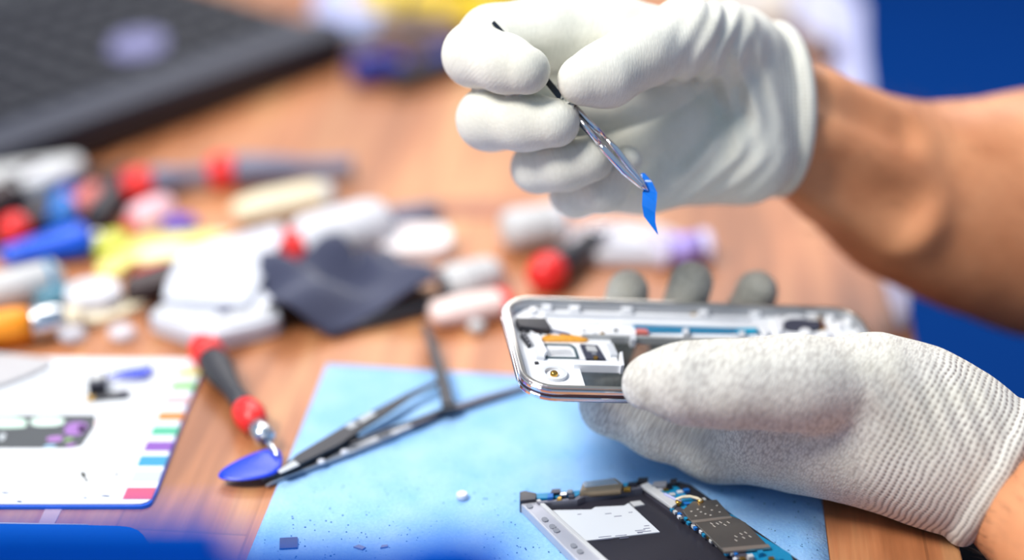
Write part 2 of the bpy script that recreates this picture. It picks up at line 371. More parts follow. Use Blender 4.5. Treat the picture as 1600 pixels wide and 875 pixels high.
# ================================================================== materials for goods
M = dict(
 red=mat('red_plastic', (236, 44, 42), .35, var=.05), black=mat('black_plastic', (42, 42, 48), .45), grip=mat('grip_rubber', (50, 50, 56), .55),
 silver=mat('silver', (215, 218, 222), .25, 1.0), steel=mat('steel', (225, 228, 232), .16, 1.0, var=.03), chrome=mat('chrome', (228, 228, 234), .08, 1.0, var=.02),
 darkmet=mat('dark_metal', (70, 70, 80), .3, .85), white=mat('white_plastic', (206, 209, 218), .4, var=.03), wmat=mat('white_matte', (212, 212, 217), .7, var=.03),
 cream=mat('cream', (236, 222, 190), .6), blue=mat('blue_plastic', (24, 62, 214), .35, var=.05), bblue=mat('bright_blue_plastic', (0, 84, 214), .35),
 navy=mat('navy_plastic', (10, 30, 130), .4), yellow=mat('yellow_plastic', (232, 196, 20), .45), pyel=mat('pale_yellow_plastic', (238, 226, 132), .5),
 lime=mat('lime_plastic', (186, 196, 52), .5), orange=mat('orange_plastic', (250, 150, 20), .45), purple=mat('purple_plastic', (96, 70, 190), .5),
 grey=mat('grey_plastic', (132, 134, 142), .5), lgrey=mat('light_grey_plastic', (196, 196, 196), .5), bluegrey=mat('blue_grey', (112, 114, 136), .45),
 lav=mat('lavender', (180, 182, 222), .6), brown=mat('brown_glass', (118, 92, 82), .3), dbrown=mat('dark_brown', (60, 46, 46), .5),
 pink=mat('pink_plastic', (244, 192, 200), .5), cloth=mat('navy_microfibre', (52, 56, 80), .9, var=.15, scale=60, bump=.4, sheen=.3), teal=mat('pcb_teal', (20, 130, 175), .4, var=.2, scale=900),
 gold=mat('gold', (212, 168, 84), .25, 1.0), flex=mat('flex_orange', (232, 160, 40), .4, var=.25, scale=700), shield=mat('shield_can', (150, 142, 134), .38, .9, var=.05),
 battery=mat('tray_black', (46, 44, 52), .33), paper=mat('paper', (216, 219, 223), .6, var=.01), foam=mat('foam_dark', (62, 64, 80), .8, var=.2, scale=800),
 skyblue=mat('sky_blue_plastic', (30, 110, 190), .4), salmon=mat('salmon_plastic', (220, 120, 110), .5), felt=mat('grey_felt', (178, 176, 178), .95, var=.2, scale=900, bump=.6))
def glass_mat(name, rgb, rough=.1, alpha=.35):
    m = bpy.data.materials.new(name); m.use_nodes = True; b = m.node_tree.nodes['Principled BSDF']
    n = m.node_tree.nodes; no = n.new('ShaderNodeTexNoise'); no.inputs['Scale'].default_value = 50
    mr = n.new('ShaderNodeMapRange'); mr.inputs[3].default_value = alpha*.9; mr.inputs[4].default_value = alpha*1.1; m.node_tree.links.new(no.outputs[0], mr.inputs[0]); m.node_tree.links.new(mr.outputs[0], b.inputs['Alpha'])
    b.inputs['Base Color'].default_value = (*lin(rgb), 1); b.inputs['Roughness'].default_value = rough; return m
m_clear = glass_mat('clear_plastic', (235, 236, 245), .25, .5); m_window = glass_mat('smoked_glass', (60, 66, 64), .05, .45)

# ------------------------------------------------------------------ screwdrivers
def span(a, b, z):
    A = Tz(*a, z); B = Tz(*b, z); d = B-A; return A, float(np.hypot(d[0], d[1])), math.atan2(d[1], d[0])
def screwdriver(a, b, R, label, group=None, k=(.16, .56, .70, .79), shaft=True, hm='grip', grey=False):
    A, L, rz = span(a, b, R); t = empty('screwdriver', (A[0], A[1], 0), (0, 0, rz), label, 'screwdriver', group); z = R
    c = lambda p: [(x*L, r*R) for x, r in p]
    k0, k1, k2, k3 = k
    MB().lathe(c([(0, .02), (.01, .45), (.035, .8), (k0*.5, 1.0), (k0*.85, .98), (k0, .85)]), c=(0, 0, z)).build('end_cap', M['red'], t)
    MB().lathe(c([(k0, .84), (k0+.02, .86), (k0+.08, .92), ((k0+k1)/2-.05, .74), ((k0+k1)/2+.05, .55), (k1-.06, .56), (k1, .66)]), c=(0, 0, z), seg=10).build('handle', M[hm], t)
    if k2 > k1: MB().lathe(c([(k1, .62), (k1+.015, .80), ((k1+k2)/2, .90), (k2-.02, .72), (k2, .5)]), c=(0, 0, z)).build('collar', M['red'], t)
    if shaft:
        MB().lathe(c([(k2, .42), (k2+.01, .58), (k3-.01, .58), (k3, .4)]), c=(0, 0, z)).build('bit_holder', M['silver'], t)
        MB().lathe(c([(k3, .20), (.93, .20), (.97, .14), (1, .06)]), c=(0, 0, z), seg=12).build('shaft', M['steel'], t)
    return t
screwdriver((312, 534), (434, 714), .0078, 'red-capped black precision screwdriver lying beside the printed sheet, its tip under the blue pick', k=(.17, .60, .75, .86))
G = 'precision screwdrivers in the background'
screwdriver((188, 293), (334, 271), .0092, 'short blue-grey tool handle with a round red end below the keyboard', k=(.32, 1, 1, 1), hm='bluegrey', shaft=False)
screwdriver((320, 268), (552, 261), .0098, 'dark grey tool handle with a red cap pointing right below the keyboard', k=(.20, 1, 1, 1), hm='bluegrey', shaft=False)

screwdriver((838, 438), (960, 352), .0095, 'black screwdriver with round red cap lying on the wood behind the held phone frame', k=(.22, .70, .70, .78), hm='black')
screwdriver((4, 368), (120, 312), .0085, 'red-capped dark brown screwdriver at the far left behind the blue pry handle', k=(.26, .85, .9, .95), hm='dbrown')

# ------------------------------------------------------------------ generic small goods
def lathe_thing(name, a, b, R, prof, m, label, cat, extra=(), sz=1.0, seg=22, z0=0):
    """body turned about its own axis, lying from a to b; extra = (part name, profile, material)"""
    A, L, rz = span(a, b, R*sz+z0)
    t = empty(name, (A[0], A[1], z0), (0, 0, rz), label, cat)
    for i, (pn, pr, pm) in enumerate([('body', prof, m)]+list(extra)):
        MB().lathe([(x*L, r*R) for x, r in pr], c=(0, 0, R*sz), seg=seg, sz=sz).build(pn, pm, t)
    return t
def slab_thing(name, px, z0, th, m, label, cat, r=2, bevel=.001, parts=()):
    """flat item traced on its own plane; parts = (name, px polygon, dz0, dz1, material)"""
    P = pxpoly(px, z0+th); c = np.mean(P, 0); t = empty(name, (c[0], c[1], z0), (0, 0, 0), label, cat)
    MB().prism(smooth_poly(rel(P, c), r) if r else rel(P, c), 0, th).build('body', m, t, bevel)
    for pn, pp, a, b, pm in parts:
        MB().prism(smooth_poly(rel(pxpoly(pp, z0+th+b), c), 1), th+a, th+b).build(pn, pm, t)
    return t

# keyboard, upper left
kb_px = [(-120, 300), (110, 262), (548, 96), (470, -22), (60, -70), (-250, 30)]
A_ = Tz(100, 270); B_ = Tz(556, 100); d_ = B_-A_; ka = math.atan2(d_[1], d_[0])
kb = empty('keyboard', (B_[0], B_[1], 0), (0, 0, ka), 'black keyboard with rows of keys at the upper left of the bench', 'keyboard')
KL, KD = .62, .30
MB().prism(rrect(KL, KD, .012, 5, -KL/2, KD/2), .002, .020).build('case', mat('keyboard_black', (26, 27, 34), .5), kb, .003)
MB().prism(rrect(KL, .034, .008, 4, -KL/2, .018), .0195, .026).build('palm_rail', mat('rail_grey', (44, 46, 60), .5), kb, .003)
MB().prism(rrect(.30, .070, .008, 4, -.43, KD-.04), .0195, .024).build('control_panel', mat('panel_grey', (112, 118, 132), .5), kb, .002)
m_key = mat('key_black', (32, 32, 40), .5); nk = 0
km = {}
for rI in range(8):
    for cI in range(26):
        x = -KL+.022+cI*.0228; y = .050+rI*.0225
        if y > KD-.09 and x < -.28: continue
        if rI == 0 and 9 <= cI <= 14:
            if cI != 9: continue
            wk = .0228*6-.0035
        else: wk = .0193
        if nk >= 100 and wk < .1 and x < -.36: continue
        if (round(wk, 4)) not in km:
            q = MB(); q.add([(-a*wk/2+(0), b*.0096, 0) for a, b in ((1, -1), (-1, -1), (-1, 1), (1, 1))]+[(-a*(wk/2-.0018), b*.0076+.0004, .0055) for a, b in ((1, -1), (-1, -1), (-1, 1), (1, 1))], [(3, 2, 1, 0), (4, 5, 6, 7), (0, 1, 5, 4), (1, 2, 6, 5), (2, 3, 7, 6), (3, 0, 4, 7)])
            km[round(wk, 4)] = q.build('key', m_key, kb, .0006); o = km[round(wk, 4)]
        else: o = km[round(wk, 4)].copy(); COL.objects.link(o); o.parent = kb
        o.location = (x+(wk/2), y, .0198); nk += 1
print('keys', nk)
slab_thing('key_reflection', [(165, 92), (255, 84), (262, 46), (180, 50)], .0260, .0012, mat('reflection_lavender', (118, 116, 158), .4), 'lavender slab standing in for light reflected on the keyboard keys', 'card', 1, .0003)  # lavender slab stands in for light reflecting off the keys

# far upper middle
slab_thing('metal_tin', [(480, 32), (555, 46), (626, 26), (616, -32), (500, -40)], 0, .016, mat('tin', (176, 196, 232), .35, .25), 'pale blue-silver round-cornered tin at the top beside the keyboard', 'tin', 2, .003, [('lid', [(494, 22), (556, 32), (606, 16), (598, -16), (512, -24)], 0, .003, M['lav'])])
lathe_thing('marker_pen', (560, 2), (830, 34), .016, [(0, .3), (.02, .8), (.1, .95), (.62, 1), (.64, .8), (.66, .8), (.68, 1.02), (.97, .92), (1, .4)], M['yellow'], 'thick yellow tool handle at the top behind the upper hand', 'tool handle', [('band', [(.30, 1.03), (.34, 1.03)], M['black'])])
def puck(name, c, R, h, m, label, cat, z0=0, hole=0, parts=()):
    p = Tz(c[0], c[1], z0+h/2); t = empty(name, (p[0], p[1], z0), (0, 0, 0), label, cat)
    q = MB()
    if hole: 
        o_ = [(R*math.cos(a), R*math.sin(a)) for a in np.linspace(0, 2*math.pi, 33)[:-1]]; i_ = [(x*hole, y*hole) for x, y in o_]; q.ring(o_, i_, 0, h)
    else: q.lathe([(0, .86*R), (h*.12, R), (h*.85, R), (h, .88*R)], 28, 'Z')
    q.build('body', m, t, .0006)
    for pn, r, a, b, pm in parts: MB().lathe([(a*h, r*R), (b*h, r*R)], 22, 'Z').build(pn, pm, t)
    return t
puck('tape_roll', (655, 62), .028, .022, M['brown'], 'brown roll of tape lying in front of the yellow handle', 'tape', hole=.55, parts=[('core', .52, .05, .8, M['dbrown'])])
lathe_thing('blue_bottle_cap', (550, 112), (612, 102), .010, [(0, .7), (.06, 1), (.85, 1), (1, .75)], M['navy'], 'dark blue bottle cap lying right of the keyboard corner', 'cap', [('neck', [(1.0, .5), (1.25, .5), (1.27, .45)], M['blue'])])
lathe_thing('navy_stopper', (668, 104), (722, 84), .009, [(0, .7), (.06, 1), (.85, 1), (1, .7)], M['navy'], 'navy pen lid beside the upper hand\'s curled index finger', 'cap', [('clip', [(.2, 1.15), (.5, 1.15)], M['navy'])])
lathe_thing('cable_plug', (610, 128), (735, 92), .008, [(0, .4), (.05, .8), (.5, 1), (.9, .9), (1, .5)], M['black'], 'black cable plug lying below the brown tape roll', 'plug', [('boot', [(1, .45), (1.2, .3), (1.3, .25)], M['black'])])
slab_thing('grey_box', [(690, -26), (860, -22), (900, -66), (720, -74)], 0, .03, M['darkmet'], 'dark grey case at the top edge behind the upper hand', 'case', 1, .002, [('lid', [(705, -34), (850, -30), (870, -50), (725, -54)], 0, .002, M['grey'])])
# paper strip along the right edge of the bench
slab_thing('document_sleeve', [(1405, 520), (1422, 500), (1420, 440), (1352, 120), (1345, -30), (1215, -30), (1240, 40), (1300, 110), (1345, 300), (1384, 450)], 0, .0012, mat('sleeve', (196, 196, 222), .5), 'pale lavender document sleeve along the right edge of the bench', 'document sleeve', 1, .0003, [('flap', [(1405, 500), (1412, 440), (1344, 130), (1335, -10), (1290, -10), (1310, 130)], 0, .0004, M['lav'])])
slab_thing('cardboard_box', [(1090, 12), (1238, 30), (1232, -34), (1085, -46)], 0, .014, mat('cardboard', (204, 192, 180), .8), 'flat cardboard box at the top behind the gloved wrist', 'box', 0, .001, [('tape', [(1155, 18), (1172, 20), (1168, -36), (1150, -38)], 0, .0004, M['lgrey'])])
lathe_thing('wood_handle', (1212, 38), (1300, 86), .009, [(0, .6), (.1, 1), (.5, .85), (.9, 1), (1, .7)], M['brown'], 'brown wooden handle lying behind the gloved wrist', 'tool handle', [('ring', [(.9, 1.06), (.95, 1.06)], M['silver'])])

# left clutter
slab_thing('dark_sheet', [(-90, 262), (0, 268), (110, 262), (200, 262), (250, 280), (236, 320), (150, 345), (60, 372), (-90, 420)], 0, .0016, mat('sheet_brown', (46, 32, 30), .8), 'dark brown flat sheet added under the clutter at the left edge', 'pouch', 1, .0003, [('seam', [(-60, 285), (150, 275), (152, 278), (-60, 289)], 0, .0003, M['black'])])  # flat dark sheet added where it is dark between the things
slab_thing('adapter_box', [(-60, 284), (40, 290), (132, 254), (128, 236), (100, 238), (-60, 262)], .0018, .017, M['lgrey'], 'light grey power adapter at the left edge under the keyboard', 'adapter', 1, .004, [('label', [(0, 276), (50, 278), (96, 256), (60, 258)], 0, .0004, M['wmat'])])
lathe_thing('cable_bundle', (-30, 330), (70, 276), .010, [(0, .7), (.1, 1), (.5, .9), (.9, 1), (1, .6)], M['dbrown'], 'dark brown coiled cable bundle at the left edge', 'cable', [('tie', [(.45, 1.08), (.55, 1.08)], M['black'])])
puck('bottle_top', (72, 296), .011, .012, M['pink'], 'pale pink round bottle top near the left edge', 'cap', parts=[('rim', .7, .95, 1.1, M['wmat'])])
lathe_thing('blue_vial', (95, 348), (106, 300), .0078, [(0, .7), (.06, 1), (.7, 1), (.8, .6), (1, .6)], M['skyblue'], 'small sky blue vial standing out behind the blue pry handle', 'vial', [('cap', [(.98, .75), (1.18, .75)], M['navy'])])
lathe_thing('salmon_plug', (120, 330), (152, 300), .007, [(0, .6), (.1, 1), (.9, 1), (1, .6)], M['salmon'], 'small salmon coloured plug between the blue vial and the red cap', 'plug', [('pin', [(1, .3), (1.3, .3)], M['silver'])])
lathe_thing('pliers_grip', (148, 348), (196, 272), .0075, [(0, .6), (.1, 1), (.6, .85), (.95, .9), (1, .6)], M['black'], 'short black tool grip leaning next to the red screwdriver cap', 'tool handle', [('ferrule', [(1, .55), (1.15, .5)], M['darkmet'])])
lathe_thing('pry_handle', (2, 402), (138, 372), .0105, [(0, .45), (.03, .6), (.25, .72), (.5, .85), (.8, 1.1), (.96, 1.1), (1, .8)], M['bblue'], 'bright blue pry tool handle at the left edge of the bench', 'pry tool', [('blade', [(1, .4), (1.12, .3), (1.2, .05)], M['steel'])], sz=.75)
slab_thing('lime_clip', [(144, 392), (196, 384), (204, 356), (150, 362)], 0, .008, M['lime'], 'lime green plastic clip right of the blue pry handle', 'clip', 1, .001, [('ridge', [(155, 380), (188, 375), (190, 368), (158, 372)], 0, .001, M['pyel'])])
slab_thing('yellow_spudger', [(140, 420), (175, 432), (215, 400), (372, 366), (362, 358), (222, 364), (196, 380)], 0, .005, M['pyel'], 'pale yellow long spudger pointing to the right through the clutter', 'spudger', 1, .001, [('tip', [(330, 368), (366, 364), (360, 360), (330, 362)], 0, .0006, M['cream'])])
slab_thing('yellow_card', [(205, 412), (280, 404), (300, 384), (232, 380)], .0062, .002, mat('card_cream', (244, 238, 196), .6), 'cream yellow card lying on the pale yellow spudger', 'card', 1, .0003, [('stripe', [(215, 408), (270, 402), (274, 398), (220, 403)], 0, .0003, M['pyel'])])
lathe_thing('glue_cap', (208, 350), (268, 326), .0098, [(0, .5), (.1, .9), (.5, 1), (.9, .9), (1, .5)], M['pink'], 'pinkish white glue bottle below the blue-grey screwdriver', 'bottle', [('nozzle', [(-.22, .15), (0, .4)], M['red'])])
lathe_thing('purple_cap', (252, 356), (306, 350), .0055, [(0, .7), (.1, 1), (.9, 1), (1, .7)], M['purple'], 'small purple pen cap above the pale yellow spudger', 'cap', [('pip', [(1, .4), (1.1, .4)], M['purple'])])
lathe_thing('eraser_stick', (364, 334), (518, 304), .0108, [(0, .3), (.05, .75), (.3, 1), (.8, 1), (.96, .8), (1, .4)], M['cream'], 'cream tapered tube lying above the white back cover', 'tube', [('cap', [(.86, 1.05), (.99, .85)], M['lgrey'])], sz=.8)
# navy microfibre cloth, rumpled
cpx = [(400, 470), (428, 508), (520, 516), (610, 486), (690, 470), (698, 446), (640, 420), (598, 396), (560, 432), (498, 396), (440, 358), (418, 392)]
cc = Tz(540, 450); cw = rel(pxpoly(cpx, .006), cc)
def rump(x, y): return .0020+.0130*(1+math.sin(110*x+50*y+2*math.sin(70*y)))*.5+.0090*(1+math.sin(130*y-60*x))*.5*math.exp(-(x*x+y*y)/.003)
c_ = grid_cloth(cw, .005, rump, .0012, 'cleaning_cloth', M['cloth'], None, (cc[0], cc[1], 0)); tag(c_, 'rumpled navy cleaning cloth lying in the clutter left of the held frame', 'cloth')
# white tubes by the cloth
lathe_thing('white_tube', (462, 384), (606, 344), .0155, [(0, .45), (.04, .8), (.15, 1), (.8, 1), (.94, .85), (1, .4)], M['wmat'], 'thick white tube with pinkish red end behind the navy cloth', 'tube', [('red_tip', [(-.10, .35), (-.06, .62), (.01, .66)], M['red'])], sz=.85)
slab_thing('white_eraser', [(597, 392), (610, 392), (686, 387), (702, 382), (708, 368), (702, 352), (688, 347), (612, 349), (599, 352)], 0, .010, mat('white_pinkish', (238, 226, 224), .6), 'pinkish white rounded block lying right of the thick white tube', 'eraser', 2, .003, [('sleeve', [(600, 382), (625, 380), (626, 352), (602, 353)], 0, .0004, M['wmat'])])
lathe_thing('grey_pen', (590, 346), (690, 330), .0065, [(0, .5), (.06, 1), (.9, .9), (1, .3)], M['bluegrey'], 'slate grey pen lying behind the pinkish white block', 'pen', [('clip', [(.1, 1.15), (.14, 1.15)], M['silver'])])
# white back cover and opened phone part
slab_thing('phone_back_cover', [(252, 458), (262, 466), (380, 474), (390, 470), (446, 362), (440, 350), (428, 350), (292, 388), (282, 394)], .0115, .0022, M['white'], 'glossy white phone back cover leaning over the clutter in the middle left', 'phone cover', 1, .0008, [('camera_hole', [(352, 388), (372, 386), (376, 378), (358, 379)], 0, .0005, M['lgrey'])])
slab_thing('opened_phone', [(230, 488), (240, 496), (322, 522), (338, 522), (434, 498), (440, 488), (432, 470), (400, 440), (290, 448)], 0, .010, M['white'], 'opened white phone body with black underside below the white back cover', 'phone', 1, .002,
  [('screen_rim', [(240, 488), (336, 512), (428, 490), (420, 478), (335, 500), (250, 478)], 0, .001, M['lgrey']), ('camera', [(292, 470), (312, 472), (316, 462), (296, 460)], 0, .002, M['dbrown']), ('red_chip', [(303, 467), (315, 468), (317, 462), (306, 461)], .0018, .0026, M['red']), ('chip', [(336, 486), (352, 488), (364, 478), (350, 474)], 0, .0016, M['bluegrey']), ('port', [(345, 466), (372, 466), (370, 456), (348, 458)], 0, .0012, M['lgrey'])])
slab_thing('phone_bottom_case', [(226, 498), (330, 530), (344, 524), (300, 500), (250, 474), (236, 482)], 0, .0035, M['black'], 'black phone case lip under the opened white phone', 'phone case', 1, .0006, [('button', [(262, 500), (282, 505), (284, 502), (266, 497)], 0, .0006, M['darkmet'])])
slab_thing('black_holder', [(188, 446), (210, 452), (286, 430), (282, 406), (262, 404), (204, 424)], .002, .010, M['dbrown'], 'small dark brown holder with a reddish edge in the left clutter', 'holder', 1, .002, [('red_edge', [(200, 426), (216, 424), (264, 406), (258, 404)], 0, .001, M['red'])])
lathe_thing('grey_stick', (-30, 462), (98, 432), .0095, [(0, .6), (.1, .95), (.9, 1), (1, .5)], M['lgrey'], 'light grey stick at the left edge below the bright blue handle', 'stick', [('band', [(.8, 1.05), (.86, 1.05)], M['teal'])])
slab_thing('white_connector', [(98, 470), (190, 462), (186, 428), (104, 436)], 0, .012, M['wmat'], 'white square connector block in the left clutter above the orange handle', 'connector', 1, .002, [('slot', [(110, 450), (130, 448), (130, 442), (112, 444)], 0, .0006, M['lgrey'])])
slab_thing('cream_card', [(92, 500), (150, 502), (214, 480), (250, 452), (238, 440), (180, 464), (100, 476)], 0, .004, M['cream'], 'cream coloured wooden spatula lying above the orange handle', 'spatula', 1, .001, [('tip', [(216, 470), (244, 450), (238, 444), (212, 462)], 0, .0005, M['wmat'])])
lathe_thing('teal_vial', (62, 478), (104, 456), .006, [(0, .5), (.1, 1), (.9, 1), (1, .6)], mat('teal_plastic', (80, 130, 150), .4), 'small teal grey vial left of the white connector block', 'vial', [('cap', [(1, .7), (1.2, .7)], M['grey'])])
lathe_thing('paint_brush', (-60, 522), (100, 498), .0088, [(0, .7), (.1, .9), (.5, 1), (.66, .92), (.67, .5)], M['orange'], 'orange handled brush with silver ferrule at the left edge', 'brush', [('ferrule', [(.665, .85), (.70, .95), (.95, .8), (1.0, .7)], M['silver']), ('bristles', [(1.0, .6), (1.14, .5), (1.2, .3)], M['cream'])])
for i, (x, y, lb) in enumerate([(113, 522, 'clear plastic bead on the wood, left one of the pair above the printed sheet'), (190, 519, 'clear plastic bead on the wood, right one of the pair above the printed sheet')]):
    p = Tz(x, y, .004); t = MB().ell((0, 0, .004), (.0065, .0065, .004)).build('plastic_bead', m_clear); t.location = (p[0], p[1], 0); tag(t, lb, 'bead', 'clear beads near the orange brush')
# right of the cloth
lathe_thing('grey_capsule', (688, 446), (782, 424), .0105, [(0, .4), (.05, .75), (.2, 1), (.8, 1), (.95, .75), (1, .4)], M['lgrey'], 'light grey rounded capsule lying at the right tip of the navy cloth', 'capsule', [('seam', [(.49, 1.03), (.51, 1.03)], M['grey'])], sz=.8)
lathe_thing('black_spudger', (545, 512), (768, 446), .0055, [(0, .15), (.2, .6), (.5, 1), (.9, 1.05), (1, .6)], M['black'], 'slim black spudger passing below the grey capsule', 'spudger', [('tip', [(-.05, .08), (.0, .16)], M['darkmet'])], sz=.7)
lathe_thing('pink_tube', (672, 492), (796, 470), .0085, [(0, .4), (.06, .85), (.3, 1), (.8, 1), (.95, .8), (1, .5)], mat('pinkish_white', (244, 218, 210), .5), 'pinkish white tube below the grey capsule', 'tube', [('cap', [(.88, 1.05), (1.0, .9)], M['red'])], sz=.75)
p = Tz(745, 510, .003); t = MB().ell((0, 0, .003), (.0042, .0042, .003)).build('solder_pellet', M['lgrey']); t.location = (p[0], p[1], 0); tag(t, 'small grey pellet on the wood right of the standing black bar', 'pellet')
lathe_thing('white_cylinder', (785, 362), (880, 348), .0125, [(0, .45), (.06, .85), (.2, 1), (.8, 1), (.95, .8), (1, .4)], M['lgrey'], 'whitish grey cylinder lying below the upper hand\'s little finger', 'cylinder', [('lid', [(.8, 1.05), (.98, .9)], M['wmat'])], sz=.85)
slab_thing('plastic_bag', [(878, 372), (930, 398), (1020, 402), (1090, 392), (1060, 352), (960, 338), (890, 344)], 0, .008, m_clear, 'crumpled clear plastic bag on the wood below the blue film strip', 'bag', 2, .003, [('fold', [(930, 372), (1010, 384), (1015, 376), (935, 362)], 0, .002, m_clear), ('white_insert', [(940, 366), (985, 384), (1020, 372), (975, 354)], -.003, .0004, M['wmat'])])
lathe_thing('spool', (1030, 392), (1108, 384), .010, [(0, 1), (.12, 1), (.13, .8), (.85, .8), (.87, 1), (1, 1)], mat('pale_lav_plastic', (214, 208, 236), .4), 'pale lavender spool right of the clear plastic bag', 'spool', [('thread', [(.2, .88), (.8, .88)], mat('thread_lav', (168, 152, 226), .6))], sz=.8)
slab_thing('dark_pad', [(620, 324), (640, 336), (860, 340), (850, 316), (700, 312)], 0, .0008, mat('pad_brown', (170, 110, 86), .6), 'thin brown leather strip lying across the wood', 'strip', 1, .0002)

# ================================================================== printed magnetic sheet, lower left
ms_px = [(-260, 520), (-60, 556), (60, 560), (180, 562), (300, 562), (313, 568), (313, 590), (296, 625), (262, 720), (240, 780), (228, 789), (205, 790), (-260, 790)]
ZS = .0022; so_ = Tz(100, 690, ZS)
sheet = empty('printed_repair_mat', (so_[0], so_[1], 0), (0, 0, 0), 'white printed repair mat with coloured tabs and a blue rim at the lower left', 'mat')
MB().prism(smooth_poly(rel(pxpoly(ms_px, ZS), so_), 1), 0.0001, .0016).build('rim', M['bblue'], sheet, .0003)
sh2 = [(x-1.5 if x > 200 else x, y-2) for x, y in ms_px]
MB().prism(smooth_poly(rel(pxpoly(sh2, ZS), so_), 1), .0016, ZS).build('white_face', M['paper'], sheet)
def pr(name, pts, m, h=.00012, parent=sheet, o=so_, z=ZS, sm=0):
    P = rel(pxpoly(pts, z+h), o); P = smooth_poly(P, sm) if sm else P
    return MB().prism(P, z-.00002, z+h).build(name, m, parent)
tabs = [(582, (230, 236, 120)), (603, (136, 214, 110)), (625, (246, 196, 200)), (650, (246, 150, 60)), (673, (90, 205, 165)), (697, (150, 90, 200)), (720, (50, 170, 215)), (744, (214, 226, 232)), (771, (240, 88, 116))]
for i, (y, c) in enumerate(tabs):
    hh = 5+i*.5; xr = lambda yy: 313-(yy-590)*.386; 
    if i == len(tabs)-1: hh = 9
    y0, y1 = y-hh, y+hh; wd = 40+i*1.0
    pr('printed_tab', [(xr(y1)-wd, y1), (xr(y0)-wd, y0), (xr(y0)-3, y0), (xr(y1)-3, y1)], mat('tab_%d' % i, tuple(q*.82 for q in c), .6, var=.01))['label'] = ['pale yellow tab', 'green tab', 'pale pink tab', 'orange tab', 'mint green tab', 'purple tab', 'blue tab', 'pale grey tab', 'pinkish red tab'][i]
m_pg = mat('print_grey', (66, 70, 74), .6)
pp = pr('printed_phone', [(-200, 648), (150, 648), (147, 668), (128, 696), (112, 700), (-200, 700)], m_pg)
for q, c in (([(-40, 652), (38, 652), (42, 664), (36, 668), (-40, 668)], (200, 226, 210)), ([(48, 652), (102, 652), (98, 665), (48, 666)], (206, 226, 214)), ([(105, 659), (140, 660), (130, 680), (98, 680)], (146, 100, 170)), ([(74, 682), (100, 680), (96, 690), (72, 690)], (158, 110, 176)), ([(104, 694), (122, 692), (112, 698), (102, 698)], (158, 110, 176)), ([(124, 664), (136, 666), (130, 676), (121, 674)], (214, 220, 220)), ([(100, 686), (116, 682), (112, 688), (100, 691)], (130, 160, 110)), ([(68, 696), (88, 694), (86, 698), (68, 699)], (150, 190, 220)), ([(0, 678), (10, 676), (6, 688), (-2, 688)], (180, 186, 190))):
    pr('printed_part', q, mat('prt_%d_%d_%d' % c, c, .6, var=.01), h=.0002, parent=pp, o=(so_[0], so_[1]), sm=1)
m_ink = mat('ink', (70, 70, 66), .6)
for (x, y, a, b) in [(95, 732, 3, 2), (130, 742, 5, 6), (135, 750, 3, 3), (190, 728, 3, 2), (182, 741, 4, 2), (157, 697, 3, 2), (205, 694, 5, 1.5), (172, 716, 5, 1.5), (165, 714, 6, 1), (22, 760, 3, 1), (8, 770, 6, 1), (165, 775, 7, 1), (30, 784, 4, 1), (133, 778, 2, 1), (84, 760, 1.5, 1), (142, 764, 2, 1)]:
    pr('printed_mark', [(x-a, y-b*.6), (x-a*.2, y-b), (x+a, y-b*.3), (x+a*.6, y+b), (x-a*.5, y+b*.5)], m_ink)
for y in (660, 672): pr('printed_mark', [(148, y), (160, y-1), (162, y+2), (150, y+3)], mat('ink_red', (240, 180, 170), .6))
# things on the sheet
pc = Tz(152, 600, .006)
cam_mod = empty('camera_module', (pc[0], pc[1], ZS+.0001), (0, 0, .2), 'small camera module with dark flex cable lying on the printed mat', 'camera module')
MB().box((0, .004, .0022), (.008, .012, .0044)).build('housing', M['darkmet'], cam_mod, .0004)
MB().lathe([(.0044, .0036), (.0058, .0034), (.006, .0025)], 20, 'Z', c=(0, .004, 0)).build('lens', M['lgrey'], cam_mod)
MB().box((.004, -.006, .0006), (.018, .006, .0008)).build('flex_cable', M['black'], cam_mod, .0002)
MB().box((.011, -.0065, .0014), (.005, .004, .0014)).build('connector', M['darkmet'], cam_mod, .0002)
MB().box((-.003, -.0075, .0012), (.003, .003, .0012)).build('gold_contact', M['gold'], cam_mod, .0002)
def pick(px, z0, lift, label, name='opening_pick'):
    P = [Tz(x, y, z0) for x, y in px]; c = np.mean(P, 0); q = smooth_poly([(p[0]-c[0], p[1]-c[1]) for p in P], 3); R = max(math.hypot(*p) for p in q)
    n = len(q); m = MB(); v = []; f = []; K = 5
    for s_, up in ((1, 1), (-1, 0)):
        for k in range(K+1):
            t = 1-k/K
            for x, y in q: v.append((x*t, y*t, (.0010*(1-t*t) if up else -.0002)+.0004+ (.0002 if up else 0)))
    for L_ in range(2):
        o_ = L_*(K+1)*n
        for k in range(K):
            for i in range(n): f.append((o_+k*n+i, o_+k*n+(i+1) % n, o_+(k+1)*n+(i+1) % n, o_+(k+1)*n+i))
    for i in range(n): f.append((i, (i+1) % n, (K+1)*n+(i+1) % n, (K+1)*n+i))
    m.add(v, f, True); o = m.build(name, M['blue']); o.location = (c[0], c[1], z0); o.rotation_euler = lift; tag(o, label, 'opening pick', 'blue opening picks'); return o
pick([(163, 590), (182, 580), (230, 572), (240, 569), (238, 580), (226, 588), (190, 588)], .0052, (.0, 0, 0), 'blue opening pick lying on the printed mat behind the camera module')
pick([(338, 740), (352, 728), (392, 712), (425, 705), (438, 708), (443, 722), (438, 738), (420, 746), (380, 750), (348, 747)], .0050, (math.radians(4), math.radians(-4), 0), 'blue opening pick at the screwdriver tip beside the tweezers')
slab_thing('felt_pad', [(-60, 545), (60, 556), (86, 563), (60, 580), (0, 602), (-60, 620)], .0024, .002, M['felt'], 'grey felt pad at the left edge behind the printed mat', 'pad', 1, .0005)
